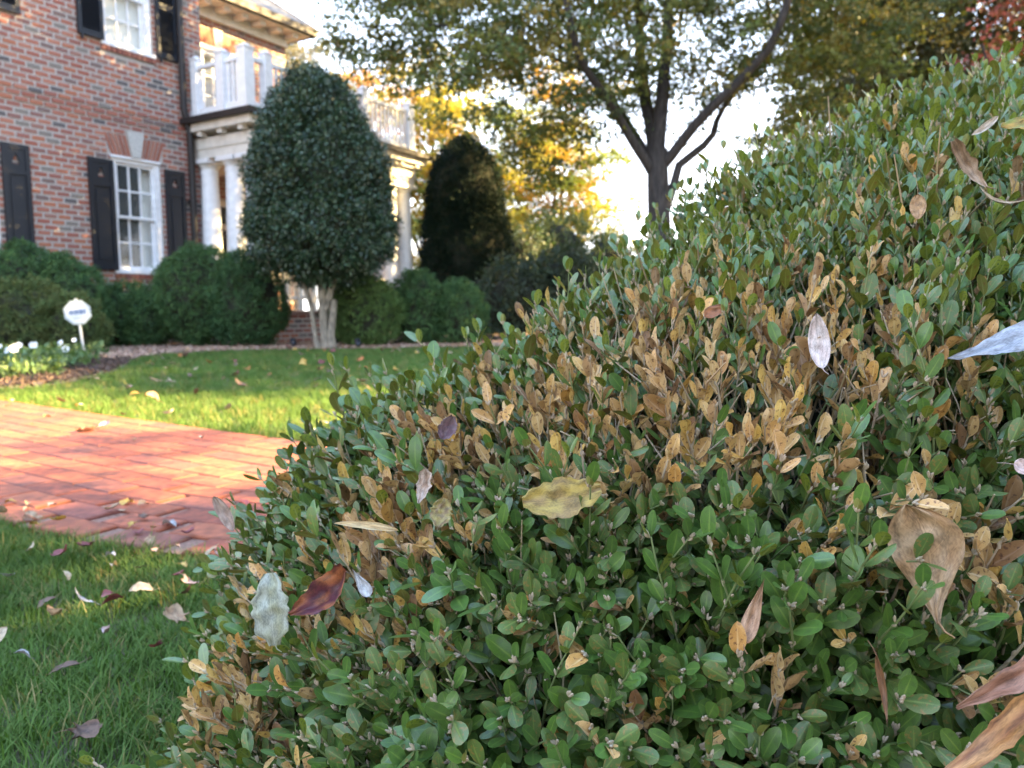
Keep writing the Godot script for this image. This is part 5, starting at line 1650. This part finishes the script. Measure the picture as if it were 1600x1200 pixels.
# ---------------------------------------------------------------- small things by the bed
func small_things() -> void:
	# octagonal yard sign on a leaning pole, its print too blurred to read
	var sg := thing("yard_sign", "white octagonal yard sign with blurred grey blue lettering on a leaning pole", "sign", Vector3(-4.47, 0, -8.05), deg_to_rad(22), "")
	var lean := Basis(Vector3(0, 0, 1), 0.085)
	put(sg, "pole", B.new().tube([Vector3(0, -0.05, 0), Vector3(0, 0.62, 0)], [0.013, 0.013], 12).mesh(M.steel_pole), Transform3D(lean, Vector3.ZERO))
	var rim := PackedVector2Array()
	var face := PackedVector2Array()
	for k in 8:
		var a := TAU * (k + 0.5) / 8.0
		rim.append(Vector2(cos(a), sin(a)) * 0.134)
		face.append(Vector2(cos(a), sin(a)) * 0.114)
	var up := Transform3D(lean, lean * Vector3(0, 0.535, 0))
	put(sg, "board", B.new().prism(rim, 0.014, 0.022).mesh(M.sign_rim), up)
	put(sg, "face", B.new().prism(face, 0.022, 0.0245).mesh(M.sign_white), up)
	put(sg, "cap", B.new().box(Vector3(0, 0.128, 0.0), Vector3(0.028, 0.03, 0.024)).mesh(M.steel_pole), up)
	var ink := B.new()
	var x := -0.076
	for k in 11:      # a word of narrow strokes, none of them legible
		var w := 0.008 + 0.003 * ((k * 7) % 3)
		var h := 0.034 + 0.008 * ((k * 5) % 3)
		ink.box(Vector3(x, 0.004 + 0.002 * (k % 2), 0.0255), Vector3(w, h, 0.001))
		if k % 3 != 1: ink.box(Vector3(x + 0.008, 0.004 + 0.012 * (k % 3 - 1), 0.0255), Vector3(0.008, 0.007, 0.0011))
		x += 0.0145
	for k in 8: ink.box(Vector3(-0.036 + k * 0.0115, -0.062, 0.0255), Vector3(0.007, 0.008, 0.001))
	for k in 6: ink.box(Vector3(-0.03 + k * 0.0115, 0.062, 0.0255), Vector3(0.007, 0.004, 0.001))
	put(sg, "lettering", ink.mesh(M.sign_ink), up)
	# white flowers in the bed, each plant on its own over a leafy mass
	var cover := []
	for k in 3: cover.append(clump(leaf_blade(0.055, 0.028), 12, 0.07, M.plain_leaf, 0.5, 0.7))
	var xs := [[], [], []]
	var cs := [[], [], []]
	while xs[0].size() < 260:
		var p := Vector2(rng.randf_range(-6.6, -3.75), rng.randf_range(-8.3, -5.5))
		if not Geometry2D.is_point_in_polygon(p, bed_poly) or not Geometry2D.is_point_in_polygon(p + Vector2(0.42, 0.28), bed_poly): continue
		var k := rng.randi() % 3
		xs[k].append(Transform3D(aim(Vector3.UP + rv() * 0.4).scaled(Vector3.ONE * rng.randf_range(0.7, 1.2)), Vector3(p.x, rng.randf_range(0.05, 0.16), p.y)))
		cs[k].append(vary([Color(0.07, 0.13, 0.04), Color(0.10, 0.16, 0.05)][rng.randi() % 2], 0.25))
	var mass := Node3D.new()
	mass.name = "flower_foliage"
	add_child(mass)
	tag(mass, "leafy green bedding plants under the white flowers", "bedding plants", "", "stuff")
	for k in 3: many(mass, "leaf_clump", cover[k], xs[k], cs[k])
	var bloom := B.new()
	for k in 5:
		var a := TAU * k / 5.0
		var pts := PackedVector3Array()
		for r in 4:
			for u in 5:
				var v := r / 3.0
				var w := sin(PI * (0.15 + 0.75 * v)) * 0.026
				var uu := (u - 2) / 2.0
				pts.append(Vector3(uu * w, 0.045 * v, 0.004 + 0.012 * v * v + 0.003 * sin(uu * 5.0)).rotated(Vector3(0, 0, 1), a))
		bloom.grid(pts, 5)
	var bm := bloom.mesh(M.petal)
	var eye := B.new()
	eye.col = Color(0.6, 0.42, 0.05)
	eye.lathe([Vector2(0.008, 0), Vector2(0.006, 0.006), Vector2(0.0005, 0.008)], 8)
	var em := eye.mesh(M.plain_leaf)
	var st := B.new().tube([Vector3(0, 0, 0), Vector3(0.004, 0.1, 0), Vector3(0, 0.2, 0.008)], [0.003, 0.003, 0.002], 5).mesh(M.green_stem)
	var names := ["white flower at the far left edge of the bed", "white flower low at the left edge of the bed", "white flower left of centre in the flower bed", "tall white flower in the middle of the flower bed", "white flower leaning against the sign pole", "small white flower low in front of the tall one", "white flower near the front edge of the bed", "white flower in the leaves left of the sign", "half open white flower at the back of the bed", "white flower beside the mulch edge"]
	var spots := [Vector2(-5.15, -7.75), Vector2(-4.75, -7.25), Vector2(-4.72, -7.65), Vector2(-4.62, -7.9), Vector2(-4.44, -7.82), Vector2(-4.45, -7.15), Vector2(-4.1, -6.4), Vector2(-4.3, -7.4), Vector2(-4.95, -7.95), Vector2(-3.95, -6.1)]
	for k in spots.size():
		var f := thing("white_flower", names[k], "flower", Vector3(spots[k].x, 0.02, spots[k].y), rng.randf_range(-0.5, 0.9), "white flowers in the bed beside the sign")
		var h := 0.8 + 0.5 * rng.randf()
		put(f, "stem", st, Transform3D(Basis.IDENTITY.scaled(Vector3(1, h, 1)), Vector3.ZERO))
		var tip := Transform3D(Basis(Vector3.RIGHT, rng.randf_range(-0.5, 0.0)).scaled(Vector3.ONE * rng.randf_range(0.5, 0.85)), Vector3(0, 0.2 * h, 0.008))
		put(f, "petals", bm, tip)
		put(f, "flower_eye", em, Transform3D(tip.basis * Basis(Vector3.RIGHT, PI * 0.5), tip.origin + tip.basis.z * 0.004))
	# two low garden lights at the lawn's far edge
	for q in [[Vector3(-2.98, 0.02, -10.5), "small black garden spotlight before the brick porch base"], [Vector3(-2.05, 0.02, -10.25), "small black garden spotlight right of the holly trunk"]]:
		var l := thing("garden_light", q[1], "garden light", q[0], 0.4, "garden spotlights at the edge of the bed")
		put(l, "stake", B.new().tube([Vector3(0, 0, 0), Vector3(0, 0.05, 0)], [0.012, 0.012], 8).mesh(M.black_paint))
		put(l, "lamp_head", B.new().lathe([Vector2(0.001, -0.06), Vector2(0.030, -0.055), Vector2(0.038, 0.0), Vector2(0.042, 0.05), Vector2(0.034, 0.05), Vector2(0.03, 0.0)], 14).mesh(M.black_paint), Transform3D(Basis(Vector3.RIGHT, -0.9), Vector3(0, 0.085, 0)))
		put(l, "lens", B.new().lathe([Vector2(0.033, 0.03), Vector2(0.001, 0.034)], 14).mesh(M.glass), Transform3D(Basis(Vector3.RIGHT, -0.9), Vector3(0, 0.085, 0)))


func _ready() -> void:
	rng.seed = 20231
	# camera
	var cam := Camera3D.new()
	cam.name = "camera"
	cam.position = Vector3(0, 0.55, 0)
	cam.rotation_degrees = Vector3(-5.616, 0, -0.319)
	cam.near = 0.05
	cam.far = 1200.0
	var at := CameraAttributesPhysical.new()
	at.frustum_focal_length = 24.02
	at.frustum_focus_distance = 0.60
	at.frustum_near = 0.05
	at.frustum_far = 1200.0
	at.exposure_aperture = 9.0
	cam.attributes = at
	cam.fov = 53.08
	add_child(cam)
	cam.current = true
	# sky, sun, exposure
	var sky := ProceduralSkyMaterial.new()
	sky.sky_top_color = Color(0.60, 0.71, 0.87)
	sky.sky_horizon_color = Color(0.97, 0.96, 0.94)
	sky.sky_curve = 0.18
	sky.sky_energy_multiplier = 0.7
	sky.ground_bottom_color = Color(0.22, 0.22, 0.16)
	sky.ground_horizon_color = Color(0.6, 0.62, 0.6)
	sky.sun_angle_max = 30.0
	var env := Environment.new()
	env.background_mode = Environment.BG_SKY
	env.sky = Sky.new()
	env.sky.sky_material = sky
	env.tonemap_mode = Environment.TONE_MAPPER_LINEAR
	env.tonemap_exposure = 14.0
	env.sdfgi_enabled = true
	env.ssao_enabled = true
	env.ssil_enabled = true
	var we := WorldEnvironment.new()
	we.name = "world"
	we.environment = env
	add_child(we)
	var sun := DirectionalLight3D.new()
	sun.name = "sun"
	sun.light_energy = 1.6
	sun.light_color = Color(1.0, 0.86, 0.60)
	sun.light_angular_distance = 0.5
	sun.shadow_enabled = true
	add_child(sun)
	sun.look_at_from_position(SUN_TO.normalized() * 50.0, Vector3.ZERO, Vector3.UP)
	materials()
	ground()
	build_house()
	trees()
	bushes()
	holly()
	grass()
	hedge()
	small_things()
	caught_leaves()
	lawn_leaves()
